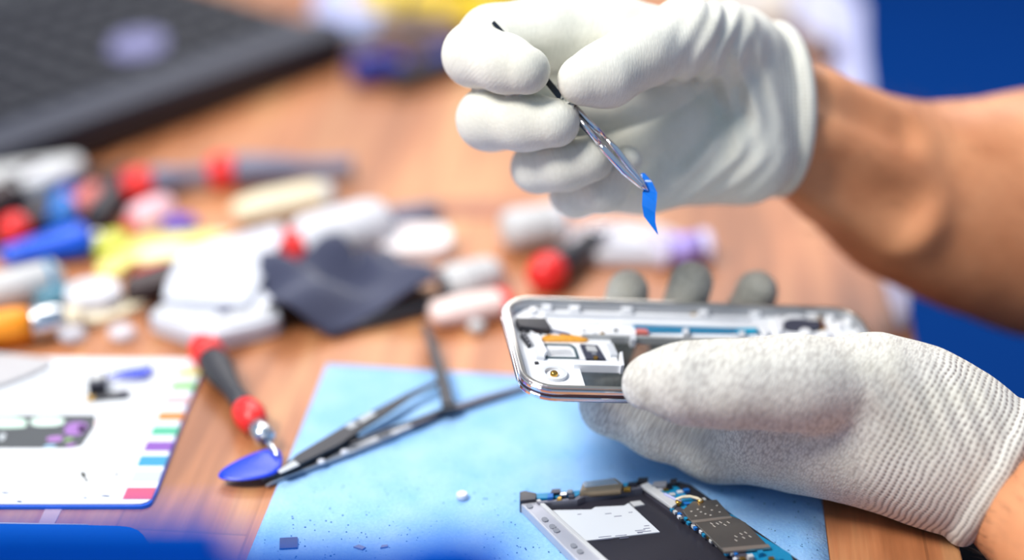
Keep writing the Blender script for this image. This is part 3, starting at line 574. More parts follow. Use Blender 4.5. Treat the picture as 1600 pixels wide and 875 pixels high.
# blue slab in the near left corner; white strip paints its edge highlight
t = slab_thing('parts_tray', [(-300, 812), (180, 820), (212, 824), (228, 838), (232, 860), (236, 960), (-300, 1000)], 0, .0035, mat('tray_blue', (0, 92, 200), .7, spec=.15), 'flat blue tray with painted white edge highlight at the near left corner of the bench', 'tray', 1, .0006, [('edge_highlight', [(-300, 811), (138, 819), (138, 820), (-300, 814)], -.0002, .0003, M['wmat'])])
slab_thing('paper_scrap', [(60, 818), (85, 819), (98, 794), (72, 793)], 0, .0003, mat('scrap', (200, 170, 170), .7), 'small pale paper scrap on the wood between mat and blue tray', 'paper', 0, .0)

# ================================================================== tweezers and black bar on the cloth
def bar_path(pts, zs, ws, th, name, m, parent, o):
    """flat metal strip following px points at heights zs with half widths ws"""
    P = [Tz(x, y, z)-np.array([o[0], o[1], 0]) for (x, y), z in zip(pts, zs)]; v = []
    for i, p in enumerate(P):
        t_ = P[min(i+1, len(P)-1)]-P[max(i-1, 0)]; n_ = np.array([-t_[1], t_[0], 0]); n_ /= np.linalg.norm(n_)
        for s_, dz in ((1, -th/2), (-1, -th/2), (-1, th/2), (1, th/2)): v.append(p+n_*s_*ws[i]+np.array([0, 0, dz]))
    n = len(P); f = [(4*i+k, 4*i+(k+1) % 4, 4*i+4+(k+1) % 4, 4*i+4+k) for i in range(n-1) for k in range(4)]
    f += [(3, 2, 1, 0), (4*n-4, 4*n-3, 4*n-2, 4*n-1)]
    return MB().add(v, f).build(name, m, parent, .0003)
o1 = Tz(560, 670, 0)
tw = empty('black_tweezers', (o1[0], o1[1], 0), (0, 0, 0), 'matt black tweezers with silver lettering lying partly under the blue pick', 'tweezers')
bar_path([(408, 750), (440, 737), (472, 716), (520, 690), (560, 664), (600, 642), (640, 618), (692, 594)], [.004, .0045, .006, .007, .007, .0065, .006, .005], [.0006, .0012, .0032, .0042, .0037, .0030, .0018, .0013], .0014, 'arm', M['grip'], tw, o1)
bar_path([(412, 751), (450, 738), (500, 716), (540, 693), (560, 681)], [.0025, .0025, .003, .0032, .0032], [.0006, .0012, .0030, .0028, .001], .0012, 'arm', M['black'], tw, o1)
bar_path([(543, 668), (556, 661)], [.0079, .0079], [.0016, .0016], .0003, 'silver_mark', mat('mark_grey', (176, 180, 184), .5), tw, o1)
bar_path([(562, 658), (584, 645)], [.0079, .0078], [.0016, .0016], .0003, 'silver_mark', mat('mark_grey', (176, 180, 184), .5), tw, o1)
bar_path([(436, 738), (464, 723)], [.0062, .0072], [.0012, .0022], .0006, 'silver_tip', mat('mark_grey', (176, 180, 184), .5), tw, o1)
o2 = Tz(620, 680, 0)
tw2 = empty('steel_tweezers', (o2[0], o2[1], 0), (0, 0, 0), 'long steel tweezers with dark ends lying across the blue cloth', 'tweezers')
bar_path([(416, 760), (436, 748), (480, 730), (540, 706), (600, 682), (640, 664)], [.0015, .002, .0025, .003, .003, .003], [.0004, .0010, .0020, .0026, .0026, .0024], .0014, 'arm', mat('steel_dull', (168, 172, 180), .45, .6), tw2, o2)
bar_path([(640, 664), (700, 641), (760, 622), (826, 603)], [.003, .003, .003, .003], [.0024, .0022, .0020, .0012], .0015, 'dark_end', M['darkmet'], tw2, o2)
bar_path([(548, 694), (600, 674), (650, 656), (700, 637)], [.0055, .006, .006, .0045], [.0007, .0008, .0008, .0008], .0012, 'arm', M['black'], tw2, o2)
bar_path([(592, 684), (612, 677)], [.0040, .0040], [.0018, .0018], .0003, 'engraved_mark', M['grey'], tw2, o2)
for (x, y) in ((502, 721), (538, 706)):
    p = Tz(x, y, .004)-np.array([o2[0], o2[1], 0]); MB().ell(tuple(p), (.0017, .0017, .0009)).build('rivet', M['white'], tw2)
o3 = Tz(690, 580, 0)
t = empty('flat_pry_bar', (o3[0], o3[1], 0), (0, 0, 0), 'short matt black flat bar lying across both tweezers ends', 'pry bar')
bar_path([(664, 508), (672, 530), (684, 570), (694, 606), (700, 634)], [.008, .008, .0078, .0078, .0074], [.0016, .0019, .0023, .0025, .0024], .002, 'shaft', M['grip'], t, o3)
bar_path([(699, 628), (704, 642)], [.0074, .006], [.0028, .0034], .002, 'flat_tip', M['black'], t, o3)
# white bead, crumbs
p = Tz(722, 779, ZC); t = MB().lathe([(0, .0019), (.0004, .0023), (.0022, .0023), (.0026, .0019)], 24, 'Z').build('ceramic_bead', M['white']); t.location = (p[0], p[1], ZC); tag(t, 'tiny white cylindrical bead standing on the blue cloth', 'bead')
for i, (x, y, a, s_, lb, mm) in enumerate([(451, 850, .1, .0034, 'small dark square chip on the blue cloth\'s near left', 'black'), (562, 856, -.4, .0022, 'tiny grey metal sliver on the near blue cloth, left of two', 'grey'), (600, 855, .3, .0016, 'tiny grey metal sliver on the near blue cloth, right of two', 'grey')]):
    p = Tz(x, y, ZC); t = MB().prism([(-s_, -s_*.4), (s_*.8, -s_*.5), (s_, s_*.3), (-s_*.4, s_*.5)] if i else [(-s_, -s_), (s_, -s_), (s_, s_), (-s_, s_)], 0, .0007).build('metal_chip', M[mm]); t.location = (p[0], p[1], ZC); t.rotation_euler = (0, 0, a); tag(t, lb, 'chip')

# ================================================================== opened phone chassis on the cloth
ZP = .0058
def frame_from(o, ax, ay):
    ex = Vector(ax).normalized(); ay = Vector(ay); ey = (ay-ex*ay.dot(ex)).normalized(); ez = ex.cross(ey); return Matrix((ex, ey, ez)).transposed().to_4x4(), ex, ey, ez
po = Tz(813, 786, ZP); th = math.radians(17)
ch = empty('phone_chassis', (po[0], po[1], ZC), (0, 0, th), 'dismantled phone chassis with circuit board lying on the blue cloth at the bottom', 'phone chassis')
Rl = np.array([[math.cos(-th), -math.sin(-th)], [math.sin(-th), math.cos(-th)]])
def pl(pts, z=ZP):      # points of the photo on the chassis' top plane, in the chassis' own axes
    return [tuple(Rl@(Tz(x, y, z)[:2]-po[:2])) for x, y in pts]
def part(name, pts, z0, z1, m, parent=ch, sm=0, bevel=0, z=None, kind=None):
    P = pl(pts, z1+ZC if z is None else z); P = smooth_poly(P, sm) if sm else P
    return MB().prism(P, z0, z1).build(name, m, parent, bevel, kind)
H = ZP-ZC
part('tray', [(826, 783), (1010, 757), (1230, 905), (1240, 960), (960, 960)], 0.0, .0022, M['battery'])
part('side_rail', [(813, 786), (818, 781), (843, 779), (1010, 930), (965, 940)], 0, H-.0008, mat('rail_magnesium', (186, 186, 194), .45, .4), bevel=.0006)
part('side_wall', [(838, 781), (843, 779), (1012, 930), (1004, 933)], .001, H, M['lgrey'], bevel=.0003)
for i, (x, y) in enumerate([(826, 790), (850, 811), (862, 822), (868, 828), (895, 852), (905, 861), (925, 880)]):
    part('notch', [(x-5, y-2), (x+3, y-4), (x+8, y+2), (x-1, y+4)], H-.0009, H-.0003, M['grey'], sm=1)
part('corner_lug', [(812, 783), (812, 768), (820, 766), (838, 770), (838, 780)], 0, H+.0006, M['battery'], bevel=.0004)
part('top_wall', [(838, 783), (898, 777), (912, 770), (1003, 757), (1005, 762), (914, 775), (902, 781), (842, 786)], 0, H+.0002, mat('wall_grey', (120, 120, 130), .35, .5), bevel=.0003)
part('inner_wall', [(1003, 760), (1014, 757), (1235, 912), (1222, 922)], 0, H-.0004, mat('inner_wall_dark', (86, 84, 96), .4, .3), bevel=.0004)
part('inner_rail', [(1001, 757), (1012, 753), (1060, 785), (1050, 792)], H-.0006, H+.0010, M['lgrey'], bevel=.0003)
bs = part('battery_sticker', [(864, 797), (924, 796), (930, 792), (975, 790), (982, 786), (1031, 831), (912, 845)], .0022, .0026, M['paper'])
bs['label'] = 'white paper sticker with tiny grey print'
for k, (x, y, L_) in enumerate([(945, 838, 20), (970, 836, 18), (1000, 832, 8), (945, 842, 25), (1000, 828, 16), (1010, 825, 10), (1010, 821, 8), (1006, 830, 22), (950, 802, 10), (965, 806, 12), (985, 800, 6), (905, 803, 6), (975, 840, 14)]):
    part('print_line', [(x-L_/2, y+L_*.05), (x+L_/2, y-L_*.05), (x+L_/2+.6, y-L_*.05+.8), (x-L_/2+.6, y+L_*.05+.8)], .0026, .00268, M['bluegrey'], bs)
part('white_patch', [(984, 784), (1000, 782), (1007, 788), (991, 791)], .0022, .0027, M['lgrey'])
part('pcb', [(835, 779), (838, 771), (905, 766), (1002, 750), (1003, 756), (912, 769), (898, 776)], .001, H-.0002, M['teal'], bevel=.0002)
us = part('usb_port', [(905, 768), (911, 752), (962, 746), (975, 756), (971, 763)], H-.001, H+.0024, mat('usb_brass', (176, 156, 130), .3, .9), bevel=.0007)
part('port_shell', [(911, 753), (958, 748), (968, 755), (914, 761)], H+.0022, H+.0030, M['silver'], us, bevel=.0003)
for (x, y, a, b, mm) in [(868, 768, 8, 4, 'darkmet'), (880, 772, 6, 3, 'silver'), (890, 768, 5, 3, 'grey'), (893, 775, 5, 3, 'darkmet'), (860, 775, 5, 4, 'skyblue'), (874, 778, 4, 2, 'gold'), (988, 756, 8, 3, 'darkmet'), (1004, 750, 9, 4, 'black'), (1030, 757, 12, 5, 'grey'), (1052, 752, 6, 4, 'black'), (980, 762, 6, 2, 'gold')]:
    part('component', [(x-a, y+b*.6), (x-a*.7, y-b), (x+a, y-b*1.2), (x+a*.9, y+b*.4)], H-.0008, H+.0012, M[mm], bevel=.0002)
# right side: black carrier, circuit board, shields
part('board_carrier', [(1012, 757), (1062, 752), (1080, 757), (1140, 800), (1170, 820), (1256, 880), (1330, 950), (1260, 960), (1225, 915)], 0, H-.0012, M['black'], bevel=.0004)
bd = part('circuit_board', [(1022, 762), (1058, 760), (1078, 778), (1148, 806), (1180, 832), (1235, 865), (1250, 905), (1170, 880), (1100, 820), (1048, 790)], H-.0012, H-.0006, M['teal'])
sA = part('shield_can', [(1066, 797), (1082, 783), (1120, 780), (1142, 805), (1102, 811), (1080, 814)], H-.0006, H+.0008, M['shield'], bevel=.0003)
for (x, y) in [(1080, 799), (1090, 796), (1087, 806), (1100, 792), (1102, 803), (1112, 797), (1120, 790), (1095, 800), (1110, 805), (1124, 800)]:
    part('vent_hole', [(x-2, y-.6), (x+1, y-1.4), (x+2.4, y), (x, y+1)], H+.0008, H+.00086, mat('hole_light', (172, 165, 156), .5), sA)
sB = part('shield_can', [(1086, 817), (1108, 812), (1145, 806), (1165, 816), (1200, 852), (1130, 860)], H-.0006, H+.0008, M['shield'], bevel=.0003)
for (x, y) in [(1112, 818), (1116, 822), (1121, 818), (1126, 816), (1133, 820), (1138, 816), (1150, 838), (1158, 834), (1165, 832), (1162, 840), (1172, 838), (1150, 844)]:
    part('stamped_mark', [(x-3, y-1), (x-1.5, y-1.6), (x+3, y+1), (x+1.4, y+1.6)], H+.0008, H+.00086, mat('hole_light', (186, 180, 172), .5), sB)
part('shield_strip', [(1080, 813), (1142, 806), (1144, 809), (1082, 817)], H+.0002, H+.0011, mat('strip_tan', (196, 180, 166), .35, .8))
part('shield_strip', [(1128, 856), (1200, 850), (1204, 855), (1132, 862)], H+.0002, H+.0011, mat('strip_tan', (196, 180, 166), .35, .8))
for i in range(26):
    t_ = i/25; x = 1046+t_*104+rng.uniform(-4, 4); y = 792+t_*78+rng.uniform(-3, 3)
    mm = ['gold', 'teal', 'lgrey', 'skyblue', 'wmat', 'silver', 'teal'][i % 7]
    part('component', [(x-3.5, y-1.2), (x+.5, y-2.2), (x+4, y+.8), (x-.5, y+2)], H-.0010, H+.0001, M[mm])
for i, (x, y) in enumerate([(1040, 765), (1050, 772), (1062, 768), (1072, 765), (1078, 790), (1090, 785), (1098, 780), (1060, 782), (1072, 786), (1048, 780), (1100, 788), (1070, 776), (1030, 764), (1036, 772), (1046, 762)]):
    part('component', [(x-5, y-1.4), (x+3, y-2.6), (x+6, y+.6), (x-2, y+1.8)], H-.0012, H+.0000, M[['gold', 'lgrey', 'wmat', 'skyblue', 'darkmet'][i % 5]])
q = [(1056, 786), (1066, 782), (1078, 781), (1090, 784), (1096, 788)]
MB().tube([(*pl([a])[0], H+.0016) for a in q], .0006, 8).build('antenna_wire', M['cream'], ch)
q = [(1038, 776), (1048, 781), (1058, 786), (1064, 789)]
MB().tube([(*pl([a])[0], H+.0014) for a in q], .0005, 8).build('antenna_wire', M['lav'], ch)
for (x, y) in [(1060, 788), (1094, 786)]: MB().lathe([(H, .0013), (H+.0014, .0013), (H+.0018, .001)], 16, 'Z', c=(*pl([(x, y)])[0], 0)).build('coax_plug', M['gold'], ch)
for (x, y) in [(1172, 868), (1188, 862), (1205, 872), (1218, 872), (1160, 872)]:
    part('component', [(x-5, y-2), (x+3, y-3), (x+6, y+1), (x-2, y+3)], H-.0006, H+.0014, M[['gold', 'skyblue', 'lgrey', 'teal', 'grey'][int(x) % 5]])

# ================================================================== held phone frame
PFL = np.array(Tz(783, 461, .062)); PNL = np.array(Tz(825, 603, .060)); PFR = np.array(Ty(1352, 480, .690))
L_, W_ = .153, .0715
MW, ex, ey, ez = frame_from(PFL, PFR-PFL, PFL-PNL)
org = Vector(PFL)+ex*(L_/2)-ey*(W_/2)
hp = empty('opened_smartphone', (0, 0, 0), (0, 0, 0), 'white and chrome phone mid frame held flat in the lower gloved hand', 'phone frame')
MW.translation = org; hp.matrix_world = MW
exn, eyn, ezn, on = map(lambda q: np.array(q), (ex, ey, ez, org))
def ph(px, py, z=0.0):
    r = ray(px, py); P0 = on+ezn*z; t_ = ((P0-CAM)@ezn)/(r@ezn); p = CAM+r*t_-on; return (float(p@exn), float(p@eyn))
print('phone corners', ph(785, 470), ph(1370, 525), ph(850, 608), ph(1300, 475))
def hpart(name, pts, z0, z1, m, parent=hp, sm=0, bevel=0):
    P = [ph(x, y, z1) for x, y in pts]; P = smooth_poly(P, sm) if sm else P
    return MB().prism(P, z0, z1).build(name, m, parent, bevel)
O = rrect(L_, W_, .0125, 10); I = rrect(L_-.0036, W_-.0036, .0110, 10)
rim = MB().ring(O, I, -.0012, 0).build('top_rim', mat('rim_satin', (196, 194, 188), .28, .9), hp, .0004)
MB().ring(rrect(L_+.0016, W_+.0016, .0133, 10), I, -.0030, -.0012).build('chrome_band', M['chrome'], hp, .0004)
MB().ring(rrect(L_+.0004, W_+.0004, .0128, 10), I, -.0042, -.0030).build('dark_groove', mat('groove', (96, 84, 92), .2, .9), hp, .0001)
MB().ring(rrect(L_+.0016, W_+.0016, .0133, 10), I, -.0062, -.0042).build('chrome_band', M['chrome'], hp, .0005)
zf = -.0062; zt = -.0034      # floor of the tray, top of the mouldings
MB().ring(rrect(L_-.0034, W_-.0034, .0110, 10), rrect(L_-.0054, W_-.0054, .0100, 10), zf, -.0016).build('inner_wall', mat('inner_grey', (170, 172, 176), .4, .2), hp)
m_wp = mat('frame_white', (246, 247, 249), .35, var=.02)
xi, yi = L_/2-.0028, W_/2-.0028
# left end, right end and far side of the tray; the battery opening stays open
opx0 = ph(972, 560)[0]; opx1 = ph(1232, 535)[0]; opy = ph(1100, 531, zt)[1]
def lrect(x0, x1, y0, y1): return [(x0, y0), (x1, y0), (x1, y1), (x0, y1)]
def lpart(name, x0, x1, y0, y1, z0, z1, m, parent=hp, bevel=0): return MB().prism(lrect(x0, x1, y0, y1), z0, z1).build(name, m, parent, bevel)
lx = ph(905, 580, zf)[0]; ly = ph(930, 568, zf)[1]
MB().prism([(-xi+.008, -yi+.0), (lx, -yi), (lx, ly), (opx0, ly), (opx0, yi), (-xi+.008, yi), (-xi, yi-.008), (-xi, -yi+.008)], zf, zf+.0016).build('left_floor', m_wp, hp, .0002)
lpart('far_floor', opx0, opx1, opy+.0035, yi, zf, zf+.0016, m_wp, bevel=.0002)
MB().prism([(opx1, -yi), (xi-.008, -yi), (xi, -yi+.008), (xi, yi-.008), (xi-.008, yi), (opx1, yi)], zf, zf+.0016).build('right_floor', m_wp, hp, .0002)
lpart('glass_panel', lx-.001, opx1+.001, -yi, opy+.003, zf-.0002, zf+.0003, m_window)
# far ledges and teal strip
lpart('opening_ledge', opx0-.012, opx1+.012, opy-.0006, opy+.0012, zf, zt+.0006, mat('ledge_grey', (176, 178, 178), .4, .2), bevel=.0003)
tl = hpart('display_back', [(988, 506), (1182, 512), (1190, 521), (996, 519)], zf+.0014, zf+.0022, mat('display_teal', (10, 120, 160), .3, var=.15, scale=300))
hpart('white_ridge', [(965, 499), (1180, 506), (1182, 511), (968, 504)], zf, zt+.0004, m_wp, bevel=.0003)
hpart('white_ridge', [(850, 487), (1170, 496), (1172, 499), (850, 490)], zf, zt+.0006, mat('ridge_grey', (216, 218, 222), .4), bevel=.0003)
for (x, y, w2, h2) in [(898, 479, 8, 4), (855, 477, 7, 3), (980, 481, 8, 3), (1100, 485, 7, 4), (1180, 486, 8, 4), (1270, 487, 8, 4), (833, 482, 5, 3)]:
    hpart('clip', [(x-w2, y-h2), (x+w2, y-h2), (x+w2, y+h2), (x-w2, y+h2)], zt-.001, zt+.0012, m_wp, bevel=.0003)
for (x, y) in [(1072, 516), (1160, 520), (1150, 525), (990, 525)]:
    hpart('tab', [(x-5, y-4), (x+4, y-4), (x+5, y+5), (x-4, y+5)], zf, zt+.0012, mat('ridge_grey', (216, 218, 222), .4), bevel=.0003)
hpart('pink_label', [(994, 513), (1010, 514), (1014, 520), (994, 519)], zt-.001, zt+.0006, M['salmon'])
# left end parts
hpart('black_module', [(805, 496), (853, 496), (861, 511), (858, 515), (812, 509)], zf+.001, zt+.0018, M['black'], bevel=.0004)
hpart('module_foot', [(828, 512), (842, 511), (845, 518), (834, 520)], zf+.001, zt+.0005, M['dbrown'], bevel=.0002)
sl = hpart('speaker_slot', [(813, 520), (819, 515), (831, 535), (826, 538)], zf+.001, zt+.0008, M['black'], bevel=.0002)
for k in range(4): hpart('rib', [(816+k*3.2, 521+k*4.6), (820+k*3.2, 520+k*4.6), (821+k*3.2, 521.5+k*4.6), (817+k*3.2, 522.6+k*4.6)], zt+.0006, zt+.0011, M['grey'], sl)
hpart('white_block', [(828, 515), (838, 520), (853, 550), (852, 558), (838, 556), (828, 548), (836, 540)], zf+.001, zt+.0006, mat('ridge_grey', (216, 218, 222), .4), bevel=.0006)
hpart('white_block', [(836, 521), (842, 520), (856, 548), (850, 554)], zf+.001, zt+.0014, m_wp, bevel=.0005)
fx = hpart('flex_cable', [(846, 526), (860, 522), (876, 524), (880, 519), (890, 522), (900, 524), (912, 526), (922, 533), (880, 532), (848, 532)], zf+.0016, zt-.0004, M['flex'], sm=1)
hpart('flex_cable', [(846, 515), (862, 514), (892, 520), (890, 523), (866, 518)], zf+.0016, zt+.0000, M['bluegrey'], sm=1)
hpart('white_cover', [(846, 519), (868, 518), (878, 524), (848, 525)], zf+.001, zt-.0006, m_wp, bevel=.0003)
fo = [ph(*q, zt-.0008) for q in [(849, 537), (892, 538), (899, 543), (905, 560), (852, 559)]]; fi = [ph(*q, zt-.0008) for q in [(852, 538.5), (890, 539.5), (896, 544), (901, 558.5), (856, 557.5)]]
MB().ring(fo, fi, zf+.001, zt-.0006).build('speaker_gasket', mat('gasket', (60, 84, 92), .5), hp)
hpart('speaker_cover', [(855, 541), (884, 541), (890, 545), (858, 545)], zf+.0014, zt-.0014, M['lgrey'])
hpart('speaker_cover', [(856, 546), (891, 546), (897, 556), (860, 556)], zf+.0014, zt-.0012, m_wp)
cm = hpart('camera_bay', [(906, 537), (934, 539), (947, 561), (916, 560)], zf+.001, zt-.0004, M['foam'], bevel=.0002)
hpart('camera_window', [(915, 540), (930, 541), (934, 549), (918, 548)], zt-.0004, zt-.0000, M['lgrey'], cm); hpart('camera_window', [(924, 550), (930, 550), (933, 554), (926, 554)], zt-.0004, zt, M['grey'], cm); hpart('camera_contact', [(927, 556), (934, 556), (935, 560), (928, 560)], zt-.0004, zt+.0002, M['gold'], cm, 1)
hpart('cross_bar', [(893, 562), (970, 564), (973, 571), (896, 569)], zf, zt+.0010, m_wp, bevel=.0004)
hpart('post', [(968, 550), (973, 548), (976, 570), (970, 571)], zf, zt+.0016, m_wp, bevel=.0004)
hpart('white_block', [(946, 536), (958, 536), (966, 553), (954, 554)], zf+.001, zt+.0004, mat('ridge_grey', (216, 218, 222), .4), bevel=.0003)
bx_, by_ = ph(866, 582, zt); bcol = mat('ridge_grey', (216, 218, 222), .4)
MB().ring([(bx_+.0052*math.cos(a), by_+.0052*math.sin(a)) for a in np.linspace(0, 6.2832, 29)[:-1]], [(bx_+.0036*math.cos(a), by_+.0036*math.sin(a)) for a in np.linspace(0, 6.2832, 29)[:-1]], zf, zt+.0002).build('screw_boss', bcol, hp, .0002)
MB().lathe([(zf, .0015), (zt, .0015), (zt+.0004, .0010)], 18, 'Z', c=(bx_, by_, 0)).build('gold_screw', M['gold'], hp)
for (x, y, mm) in [(941, 520, 'gold'), (1083, 489, 'gold'), (955, 524, 'lgrey'), (930, 522, 'grey'), (962, 515, 'darkmet'), (838, 566, 'black'), (934, 491, 'cream'), (912, 515, 'lgrey')]:
    hpart('contact', [(x-3, y-1.5), (x+3, y-1.8), (x+4, y+1.5), (x-2, y+1.8)], zf+.001, zt-.0006, M[mm], bevel=.0001)
for (a, b, c2, d2) in [(925, 493, 16, 2), (925, 505, 14, 2), (895, 508, 6, 1.5), (880, 495, 10, 1.2)]:
    hpart('moulded_step', [(a-c2, b-d2), (a+c2, b-d2), (a+c2, b+d2), (a-c2, b+d2)], zf+.001, zt-.0008, bcol, bevel=.0002)
# right end parts
hpart('speaker_foam', [(1224, 499), (1250, 496), (1268, 500), (1282, 499), (1284, 512), (1262, 515), (1226, 513)], zf+.001, zt+.0004, M['foam'], sm=1, bevel=.0003)
hpart('gold_contact', [(1280, 493), (1284, 494), (1288, 508), (1292, 512), (1284, 512)], zf+.001, zt+.0008, M['gold'])
for (x, y, w2, h2) in [(1297, 492, 5, 9), (1324, 498, 6, 10), (1258, 517, 9, 5), (1290, 519, 8, 4), (1215, 505, 8, 12), (1310, 505, 7, 5), (1240, 494, 15, 2.5), (1195, 515, 7, 6)]:
    hpart('moulded_block', [(x-w2, y-h2), (x+w2*.8, y-h2), (x+w2*1.3, y+h2), (x-w2*.6, y+h2)], zf+.001, zt+.0008, m_wp, sm=1, bevel=.0004)
hpart('dark_clip', [(1185, 519), (1196, 518), (1200, 522), (1188, 523)], zf, zt-.0004, M['black'], sm=1)
hpart('blue_flex', [(1150, 514), (1182, 512), (1184, 517), (1172, 519), (1152, 518)], zf+.002, zf+.0030, mat('cyan_flex', (0, 176, 214), .35), sm=1)

# ================================================================== person: two forearms and gloves
person = empty('person', tuple(Td(1750, 500, .8)), (0, 0, 0), 'person in white knitted work gloves holding tweezers above a phone frame', 'person')
bpy.context.view_layer.update(); PIV = Matrix.Translation(-person.matrix_world.translation)
def to_person(V): return V-np.array(person.matrix_world.translation)
N3 = lambda v: np.asarray(v)/np.linalg.norm(v)

# ---- lower (left) hand
thumb = [(Ty(1014, 600, .5925), .0100), (Ty(1070, 600, .591), .0126), (Ty(1150, 601, .592), .0136), (Ty(1240, 600, .596), .0155), (Ty(1330, 604, .602), .0175)]
yb = .004
idx_ = [(Ty(1230, 690, .618), .019), (Ty(1120, 690, .624), .0155), (Ty(1030, 662, .628), .0132), (Ty(955, 632, .634), .0115), (np.array([.036, .662, .030]), .0108), (np.array([.0475, .6885, .041]), .0092), (Ty(981, 455, .6905), .0089)]
mid_ = [(Ty(1230, 690, .63), .019), (np.array([.085, .645, .022]), .014), (np.array([.066, .668, .020]), .0115), (np.array([.070, .690, .034]), .0095), (Ty(1080, 442, .6935), .0093)]
rin_ = [(Ty(1300, 690, .64), .019), (np.array([.112, .662, .020]), .0135), (np.array([.098, .683, .022]), .011), (np.array([.1010, .699, .034]), .0096), (Ty(1182, 456, .6985), .0092)]
pin_ = [(Ty(1340, 690, .65), .018), (np.array([.140, .672, .020]), .0125), (np.array([.132, .690, .018]), .010), (np.array([.130, .702, .022]), .0085)]
palmJ = [(Ty(1205, 668, .612), .0205), (Ty(1300, 664, .613), .0265), (Ty(1400, 668, .611), .0288), (Ty(1455, 688, .606), .0290)]
palm2 = [(Ty(1260, 680, .64), .016), (Ty(1400, 690, .64), .020)]
thenar = [(Ty(1290, 590, .606), .0150), (Ty(1360, 606, .606), .0195), (Ty(1420, 640, .607), .0225)]
cuffJ = [(Ty(1420, 672, .609), .0294), (Ty(1480, 700, .603), .0282), (Ty(1532, 729, .598), .0262), (Ty(1562, 747, .595), .0270)]
A0, A1 = palmJ[1][0], cuffJ[-1][0]; axl = N3(cuffJ[-1][0]-cuffJ[0][0])
endp = cuffJ[-1][0]-axl*.0005
def lower(p):
    palm = smin(chain(p, palmJ, .012), chain(p, palm2, .01), .012)
    palm = smin(palm, chain(p, cuffJ, .01), .012)
    palm = smin(palm, chain(p, thenar, .008), .010)
    # rolled hem
    q = p-endp+axl*.003; ax = q@axl; rad = np.sqrt(np.maximum((q*q).sum(1)-ax*ax, 0)); hem = np.sqrt((rad-.0262)**2+ax*ax)-.0056
    palm = smax(palm, (p-endp)@axl, .002); palm = smin(palm, hem, .002)
    # soft folds near the base of the thumb and across the cuff
    c1 = Ty(1370, 612, .58); g = np.exp(-((p-c1)**2).sum(1)/.016**2)
    palm = palm-.0011*g*np.sin((p@N3([.8, 0, .6]))*2*math.pi/.011)
    c2 = Ty(1500, 650, .58); g = np.exp(-((p-c2)**2).sum(1)/.02**2); palm = palm-.0006*g*np.sin((p@N3([.9, 0, .35]))*2*math.pi/.008)
    th_ = chain(p, thumb, .014)
    g = np.exp(-((p-Ty(1105, 585, .578))**2).sum(1)/.009**2); th_ = th_+.0016*g
    d = smin(palm, th_, .0030)
    for fj in (idx_, mid_, rin_, pin_): d = np.minimum(d, smin(palm, chain(p, fj, .006), .007))
    d = np.minimum(d, smin(palm, th_, .0030))
    cr_ = np.minimum(rc(p, Ty(1015, 648, .587), Ty(1120, 662, .588), 0, 0), rc(p, Ty(1120, 662, .588), Ty(1232, 660, .589), 0, 0)); d = d+.0042*np.exp(-(cr_/.0042)**2)
    q = p-on; bx = np.abs(q@exn)-(L_/2+.0006-.0133); by = np.abs(q@eyn)-(W_/2+.0006-.0133); qz = q@ezn
    flat = np.sqrt(np.maximum(bx, 0)**2+np.maximum(by, 0)**2)+np.minimum(np.maximum(bx, by), 0)-.0133-.0006
    box = np.maximum(flat, np.abs(qz+.0031)-.0038)
    d = np.maximum(d, -box)
    return smax(d, ZC+.0001-p[:, 2], .002)
pts = np.array([j[0] for J in (thumb, idx_, mid_, rin_, pin_, palmJ, cuffJ) for j in J])
for nm, J in (('thumb', thumb), ('idx', idx_), ('palm', palmJ), ('cuff', cuffJ), ('mid', mid_), ('rin', rin_)): print(nm, [tuple(round(float(c), 3) for c in j[0]) for j in J])
V, Q = surface_nets(lower, pts.min(0)-.036, pts.max(0)+.036, .0012)
s = (V-A0)@axl; perp = V-A0-np.outer(s, axl); n1 = N3(np.cross(axl, [0, 0, 1])); n2 = np.cross(axl, n1); ang = np.arctan2(perp@n2, perp@n1+1e-9)
cuffm = np.clip((s-.012-.006*np.sin(ang*2))/.016, 0, 1); hemm = np.clip((s-((endp-A0)@axl-.010))/.003, 0, 1)
around = ang*.028
# thumb and fingers: stitches follow their own axis
def along(V, J):
    P = [np.asarray(j[0]) for j in J]; best = np.full(len(V), 9.); S_ = np.zeros(len(V)); acc_ = 0
    for a, b in zip(P[:-1], P[1:]):
        ba = b-a; L2 = ba@ba; t_ = np.clip(((V-a)@ba)/L2, 0, 1); dd = np.sqrt(((V-a-t_[:, None]*ba)**2).sum(1)); up = dd < best; best = np.where(up, dd, best); S_ = np.where(up, acc_+t_*math.sqrt(L2), S_); acc_ += math.sqrt(L2)
    return best, S_
body = np.stack([s, around, cuffm], 1)
soil = .30*np.clip(1-np.sqrt(((V-Ty(1412, 655, .578))**2).sum(1))/.022, 0, 1)
for J, r_ in ((idx_, .018), (mid_, .02), (rin_, .02)):
    tip = np.asarray(J[-1][0]); soil = np.maximum(soil, np.clip(1.25-np.sqrt(((V-tip)**2).sum(1))/r_, 0, .50))
tt = np.asarray(thumb[0][0]); soil = np.maximum(soil, .55*np.clip(1.2-np.sqrt(((V-tt-np.array([.004, 0, -.008]))**2).sum(1))/.02, 0, 1)*(.5+.5*np.sin(V[:, 0]*400+V[:, 2]*300)))
m_glove = glove_mat('glove_knit', (222, 219, 209), (92, 76, 76)); 
m_gl2 = glove_mat('glove_knit_upper', (227, 226, 214), (150, 146, 136), strength=.22, body=.10)
gl = mesh_obj('left_glove', to_person(V), Q, m_glove, person, body, soil); gl['label'] = 'knitted glove with ribbed cuff, palm up under the frame'
# forearm of the lower hand
fa = [(Ty(1490, 708, .600), .0200), (Ty(1570, 756, .5945), .0212), (Ty(1640, 812, .573), .0245), (Ty(1705, 864, .545), .0290), (Ty(1860, 985, .500), .0360)]
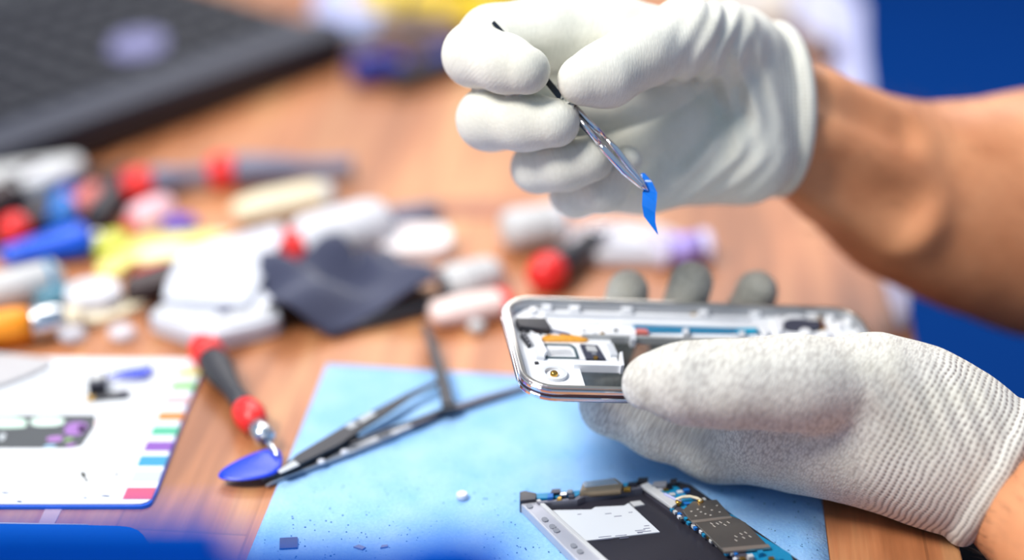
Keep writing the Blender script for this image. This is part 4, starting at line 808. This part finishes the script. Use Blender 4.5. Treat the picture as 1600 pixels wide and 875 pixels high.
# ---- upper (right) hand
D = lambda x, y, d: Td(x, y, d)
u_idx = [(D(1035, 78, .755), .0170), (D(960, 52, .748), .0150), (D(860, 46, .742), .0138), (D(770, 62, .738), .0135), (D(742, 86, .728), .0124), (D(790, 100, .716), .0112), (D(822, 110, .709), .0094)]
u_mid = [(D(1030, 140, .765), .0170), (D(900, 165, .755), .0140), (D(768, 186, .742), .0125), (D(762, 186, .734), .0120), (D(820, 190, .724), .0113), (D(868, 192, .717), .0096)]
u_rin = [(D(1060, 200, .768), .0170), (D(920, 245, .762), .0130), (D(838, 262, .750), .0098), (D(842, 262, .742), .0098), (D(885, 257, .733), .0102), (D(922, 248, .727), .0094)]
u_pin = [(D(1100, 235, .772), .0165), (D(1000, 285, .770), .0115), (D(892, 302, .760), .0083), (D(900, 306, .752), .0084), (D(945, 296, .742), .0088), (D(979, 252, .735), .0064)]
u_thm = [(D(908, 126, .712), .0094), (D(948, 116, .716), .0116), (D(1005, 82, .724), .0122), (D(1070, 60, .738), .0145), (D(1130, 66, .755), .0165)]
u_wr = D(1215, 172, .785); u_kn = D(1070, 150, .776)
axu = N3(D(1235, 165, .792)-D(1120, 165, .778)); upv = N3(D(1200, 60, .785)-D(1180, 300, .785)); upv = N3(upv-axu*(upv@axu)); dpv = np.cross(axu, upv)
hemC = D(1213, 172, .790)
def tube_el(p, a, b, ru0, ru1, rd0, rd1):
    ba = b-a; L2 = ba@ba; t_ = np.clip(((p-a)@ba)/L2, 0, 1); q = p-(a+t_[:, None]*ba); u = q@upv; d_ = q@dpv; x = q@axu
    ru = ru0+(ru1-ru0)*t_; rd = rd0+(rd1-rd0)*t_; k = np.sqrt((u/ru)**2+(d_/rd)**2+(x/rd)**2); return (k-1)*np.minimum(ru, rd)
def upper(p):
    palm = tube_el(p, D(1070, 148, .775), D(1140, 162, .780), .0340, .0365, .0165, .0210)
    cuff = tube_el(p, D(1130, 162, .780), D(1222, 172, .792), .0355, .0350, .0235, .0270)
    palm = smin(palm, cuff, .010)
    palm = smin(palm, rc(p, D(1150, 90, .770), D(1165, 240, .772), .020, .021), .008)   # heel of the palm
    
    palm = smin(palm, rc(p, D(868, 92, .746), D(965, 100, .750), .0110, .0120), .006)    # fabric between index finger and thumb
    palm = smax(palm, -ellip(p, D(1060, 178, .744), (.030, .0215, .0270)), .006)
    palm = smin(palm, rc(p, D(1020, 292, .762), D(1140, 235, .764), .0105, .0140), .006)           # hollow of the palm
    palm = smin(palm, rc(p, D(960, 280, .772), D(1080, 262, .776), .0120, .0150), .010)
    # gathered folds running over the base of the thumb
    F_ = 0
    for (cx, cy, wl_, am, dr) in ((1088, 84, .0095, .0019, [.9, 0, -.42]), (1165, 140, .010, .0012, [1, 0, .12]), (1120, 265, .011, .0012, [.8, 0, -.5])):
        c = D(cx, cy, .745); g = np.exp(-((p-c)**2).sum(1)/.019**2); F_ = F_+am*g*np.sin((p@N3(dr))*2*math.pi/wl_+2*np.sin(p[:, 2]*90))
    q = p-hemC; ax = q@axu; u = q@upv; d_ = q@dpv; rr = np.sqrt((u/.0338)**2+(d_/.0262)**2); hem = np.sqrt(((rr-1)*.030)**2+ax*ax)-.0036
    palm = smax(palm, ax-.001, .002); palm = smin(palm, hem, .002)
    r = smin(palm, chain(p, u_thm, .008), .006)-F_; palm = palm-F_
    for J in (u_idx, u_mid, u_rin, u_pin): r = np.minimum(r, smin(palm, chain(p, J, .0035), .006))
    return r
pts = np.array([j[0] for J in (u_idx, u_mid, u_rin, u_pin, u_thm) for j in J]+[u_wr, hemC])
V, Q = surface_nets(upper, pts.min(0)-.042, pts.max(0)+.042, .00125)
s = (V-u_kn)@axu; perp = V-u_kn-np.outer(s, axu); ang = np.arctan2(perp@upv, perp@dpv+1e-9); cuffm = np.clip((s-.024)/.008, 0, 1)
soil = np.zeros(len(V))
for J, r_, am in ((u_idx, .015, .35), (u_thm, .014, .2), (u_mid, .012, .25), (u_rin, .016, .35)):
    i_ = 0 if J is u_thm else -1
    tip = np.asarray(J[i_][0]); soil = np.maximum(soil, am*np.clip(1.3-np.sqrt(((V-tip)**2).sum(1))/r_, 0, 1))
body = np.stack([s, ang*.03, cuffm*.8], 1)
gu = mesh_obj('right_glove', to_person(V), Q, m_gl2, person, body, soil); gu['label'] = 'white glove pinching the tweezers with thumb and index finger'
# upper forearm
ub = [(D(1175, 180, .792), .0225), (D(1245, 198, .802), .0262), (D(1330, 250, .815), .0300), (D(1420, 300, .830), .0385), (D(1520, 322, .840), .0460), (D(1640, 334, .850), .0520), (D(1850, 345, .87), .056)]
def f_u(p):
    d = chain(p, ub, .012)
    # tendons at the inner wrist and the muscle belly
    for a, b, am in (((1235, 225), (1420, 320), .0036), ((1230, 275), (1400, 360), .0030), ((1238, 150), (1400, 215), .0022)):
        dd = rc(p, D(*a, .775), D(*b, .79), 0, 0); d = d+am*np.exp(-(dd/.008)**2)-am*.8*np.exp(-((dd-.014)/.007)**2)
    return d
fa_ = fa+[(np.array([.345, .445, .005]), .042), (np.array([.45, .47, .09]), .045), (np.array([.60, .50, .235]), .056)]
ub_ = ub+[(np.array([.375, .825, .038]), .050), (np.array([.47, .845, .115]), .050), (np.array([.60, .86, .235]), .058)]
a_ = np.array
HC = a_([.545, .68, .445])
def body_f(p):
    d = smin(f_u(p), chain(p, fa_, .012), .004)
    d = smin(d, chain(p, ub_[5:], .02), .02)
    t = smin(ellip(p, (.64, .68, .14), (.105, .175, .17)), ellip(p, (.66, .68, -.08), (.110, .165, .17)), .06)
    t = smin(t, rc(p, a_([.615, .52, .235]), a_([.615, .84, .235]), .055, .055), .05)
    d = smin(d, t, .03)
    d = smin(d, rc(p, a_([.62, .68, .27]), a_([.575, .68, .375]), .060, .053), .03)
    h = smin(ellip(p, HC+a_([.012, 0, .025]), (.098, .076, .092)), ellip(p, HC+a_([-.028, 0, -.045]), (.062, .056, .070)), .03)
    h = smin(h, rc(p, HC+a_([-.082, 0, .012]), HC+a_([-.102, 0, -.022]), .008, .014), .012)      # nose
    h = smin(h, rc(p, HC+a_([-.078, -.028, .026]), HC+a_([-.078, .028, .026]), .010, .010), .012)  # brow
    for sy in (-1, 1):
        h = smax(h, -ellip(p, HC+a_([-.095, sy*.032, .006]), (.013, .017, .010)), .008)            # eye sockets
        h = smin(h, ellip(p, HC+a_([-.075, sy*.032, .006]), (.012, .012, .012)), .002)
        h = smin(h, ellip(p, HC+a_([.010, sy*.076, -.002]), (.018, .008, .030)), .005)              # ears
    h = smin(h, rc(p, HC+a_([-.084, -.020, -.056]), HC+a_([-.084, .020, -.056]), .008, .008), .006)
    h = smax(h, -rc(p, HC+a_([-.094, -.018, -.056]), HC+a_([-.094, .018, -.056]), .0025, .0025), .002)
    return smin(d, h, .02)
V, Q = surface_nets(body_f, (.10, .37, -.26), (.79, .95, .57), .0045); mesh_obj('body', to_person(V), Q, m_skin, person)
def shirt_f(p):
    t = smin(ellip(p, (.64, .68, .14), (.118, .188, .185)), ellip(p, (.66, .68, -.08), (.124, .180, .20)), .06)
    t = smin(t, rc(p, a_([.615, .52, .235]), a_([.615, .84, .235]), .066, .066), .05)
    for J in (fa_, ub_): t = smin(t, rc(p, J[-1][0], J[-1][0]*.45+J[-2][0]*.55, .070, .062), .02)
    t = smax(t, -ellip(p, (.615, .68, .335), (.080, .078, .060)), .004)
    t = t-.002*np.sin(p[:, 2]*70+4*np.sin(p[:, 1]*30))*np.exp(-((p[:, 2]-.0)/.12)**2)
    return smax(t, -.20-p[:, 2], .01)
V, Q = surface_nets(shirt_f, (.44, .42, -.24), (.81, .95, .38), .007); mesh_obj('work_shirt', to_person(V), Q, mat('shirt_blue', (20, 62, 140), .9, var=.12, scale=90, bump=.3), person)
def trou_f(p):
    d = ellip(p, (.67, .68, -.175), (.125, .180, .085))
    for y0, y1 in ((.60, .56), (.76, .775)):
        d = smin(d, rc(p, a_([.64, y0, -.170]), a_([.22, y1, -.165]), .084, .066), .03)
        d = smin(d, rc(p, a_([.22, y1, -.165]), a_([.27, y1, -.64]), .064, .048), .02)
    return smax(d, -.665-p[:, 2], .006)
V, Q = surface_nets(trou_f, (.12, .46, -.70), (.82, .90, -.06), .010); mesh_obj('trousers', to_person(V), Q, mat('trousers_black', (24, 23, 26), .9, var=.15, scale=80, bump=.3), person)
for y1 in (.56, .775):
    sh_f = lambda p: smax(smin(rc(p, a_([.29, y1, -.700]), a_([.15, y1, -.718]), .048, .034), rc(p, a_([.27, y1, -.70]), a_([.27, y1, -.64]), .042, .042), .02), -.749-p[:, 2], .003)
    V, Q = surface_nets(sh_f, (.08, y1-.08, -.77), (.36, y1+.08, -.58), .006); mesh_obj('shoe', to_person(V), Q, mat('shoe_leather', (40, 34, 32), .5), person)
hair_f = lambda p: smax(ellip(p, HC+a_([.016, 0, .032]), (.104, .083, .098)), -ellip(p, HC+a_([-.085, 0, -.045]), (.098, .095, .100)), .008)
V, Q = surface_nets(lambda p: smax(hair_f(p), HC[2]-.055-p[:, 2], .01), HC-.13, HC+.14, .005); mesh_obj('hair', to_person(V), Q, mat('hair_brown', (52, 36, 28), .7, var=.3, scale=200, bump=.6), person)
# arm hair
def hairs(name, J, n, Lh, rad, lowside):
    h = MB(); P = [np.asarray(j[0]) for j in J]; R = [j[1] for j in J]
    for _ in range(n):
        k = rng.integers(0, len(P)-1); t_ = rng.random(); ax = N3(P[k+1]-P[k]); c = P[k]+(P[k+1]-P[k])*t_; r = R[k]+(R[k+1]-R[k])*t_
        a = N3(np.cross(ax, [0, 0, 1])); b = np.cross(ax, a); q = rng.uniform(0, 2*math.pi); nrm = a*math.cos(q)+b*math.sin(q)
        st = c+nrm*(r-.0004); l2 = Lh*rng.uniform(.6, 1.2); tn = np.cross(ax, nrm)*rng.uniform(-.5, .5)
        h.tube([st, st+(nrm*.45-ax*.5+tn)*l2*.5, st+(nrm*.6-ax*1.3+tn*1.4)*l2], [rad, rad*.8, rad*.2], 3)
    h.v = [tuple(np.array(v)-np.array(person.matrix_world.translation)) for v in h.v]
    return h.build(name, mat('hair_dark', (58, 40, 30), .6), person, kind='stuff')
hairs('arm_hair', fa[1:], 700, .009, .00009, True); hairs('arm_hair', ub[2:], 700, .010, .00009, True)

# ---- tweezers in the upper hand, and the blue film they hold
tp = D(1008, 300, .7165)
ht = empty('gripped_tweezers', tuple(tp), (0, 0, 0), 'fine steel tweezers pinched between thumb and finger of the upper hand', 'tweezers')
def strip3(pts, ws, th, name, m, parent, org, nrm=None):
    P = [np.asarray(p)-np.asarray(org) for p in pts]; v = []
    view = N3(ray(900, 180))
    for i, p in enumerate(P):
        t_ = N3(P[min(i+1, len(P)-1)]-P[max(i-1, 0)]); a = N3(np.cross(t_, view)); b = np.cross(t_, a)
        for s1, s2 in ((1, 1), (-1, 1), (-1, -1), (1, -1)): v.append(p+a*s1*ws[i]+b*s2*th/2)
    n = len(P); f = [(4*i+k, 4*i+(k+1) % 4, 4*i+4+(k+1) % 4, 4*i+4+k) for i in range(n-1) for k in range(4)]+[(3, 2, 1, 0), (4*n-4, 4*n-3, 4*n-2, 4*n-1)]
    return MB().add(v, f).build(name, m, parent, .0003)
m_ta = mat('tweezer_dark', (66, 70, 78), .3, .9)
a1 = strip3([D(770, 34, .7215), D(800, 68, .7212), D(856, 128, .7195), D(884, 162, .7175), D(912, 196, .7155), D(935, 222, .7145)], [.0008, .0011, .0013, .0013, .0013, .0012], .0016, 'arm', m_ta, ht, tp)
MB().tube([p_-tp for p_ in [D(933, 220, .7145), D(946, 236, .7140), D(975, 268, .7148), D(1000, 290, .7158), D(1011, 298, .7165)]], [.0010, .0014, .0015, .0010, .0003], 12).build('tip', M['chrome'], a1)
a2 = MB().tube([p_-tp for p_ in [D(866, 134, .7225), D(890, 158, .7195), D(918, 188, .7170), D(942, 212, .7165)]], [.0009, .0011, .0012, .0012], 12).build('arm', M['chrome'], ht)
MB().tube([p_-tp for p_ in [D(898, 176, .7160), D(916, 199, .7145), D(936, 224, .7135)]], [.0006, .0010, .0011], 12).build('polished_edge', M['chrome'], a1)
MB().tube([p_-tp for p_ in [D(942, 212, .7172), D(962, 232, .7172), D(985, 262, .7172), D(1004, 284, .7172), D(1012, 298, .7170)]], [.0009, .0012, .0012, .0009, .0003], 12).build('tip', M['chrome'], a2)
# blue film: narrow strip, folded over in the tips, twisting as it hangs
prs = [((1001, 271), (1007, 270), .7195), ((1004, 284), (1019, 284), .7185), ((1006, 296), (1027, 301), .7180), ((1004, 300), (1026, 316), .7160), ((1003, 320), (1024, 333), .7155), ((1006, 338), (1024, 347), .7160), ((1027, 366), (1028.5, 367), .7165)]
vn = N3(ray(1015, 310))*.00008; v = []
for a, b, dd in prs:
    A3 = D(*a, dd+.0006)-tp; B3 = D(*b, dd-.0006)-tp; v += [A3-vn, B3-vn, B3+vn, A3+vn]
f = [(4*i+k, 4*i+(k+1) % 4, 4*i+4+(k+1) % 4, 4*i+4+k) for i in range(6) for k in range(4)]+[(3, 2, 1, 0), (24, 25, 26, 27)]
fl = MB().add(v, f).build('film_strip', mat('blue_film', (10, 112, 216), .22, var=.25, scale=160, coat=.5)); fl.location = tuple(tp); tag(fl, 'small curled strip of bright blue film hanging from the tweezers', 'film strip')

# ================================================================== foreground bin close to the camera
m_bin = mat('bin_blue', (0, 100, 206), .8, spec=.1, var=.04, scale=8)
g0 = Td(-300, 806, .42); g1 = Td(400, 806, .42); g2 = Td(640, 880, .42); g3 = Td(800, 880, .42)
bn = empty('parts_bin', (float(g0[0]), float(g1[1]), 0), (0, 0, 0), 'bright blue storage bin out of focus right in front of the camera', 'storage bin')
yb_ = float(g1[1]); X = lambda px, d=.42: float(Td(px, 806, d)[0]-g0[0])
def wallbox(name, x0, x1, y0, y1, z0, z1): MB().box(((x0+x1)/2, (y0+y1)/2, (z0+z1)/2), (x1-x0, y1-y0, z1-z0)).build(name, m_bin, bn, .0015)
zh = float(Td(0, 794, .42)[2]); zl = float(Td(0, 850, .42)[2]); zm = float(Td(0, 828, .42)[2]); zr = float(Td(0, 880, .42)[2])
wallbox('back_wall', X(-300), X(360), -.003, 0, .002, zh)
wallbox('back_wall', X(360), X(812), -.003, 0, .002, zl)
wallbox('hinge_lug', X(640), X(750), -.005, 0, zl-.01, zm)
wallbox('side_wall', X(-300), X(-300)+.003, -.09, -.003, .002, zh); wallbox('side_wall', X(812)-.003, X(812), -.09, -.003, .002, zl)
wallbox('front_wall', X(-300), X(812), -.093, -.09, .002, zl-.03); wallbox('base', X(-300), X(812), -.093, 0, 0, .003)
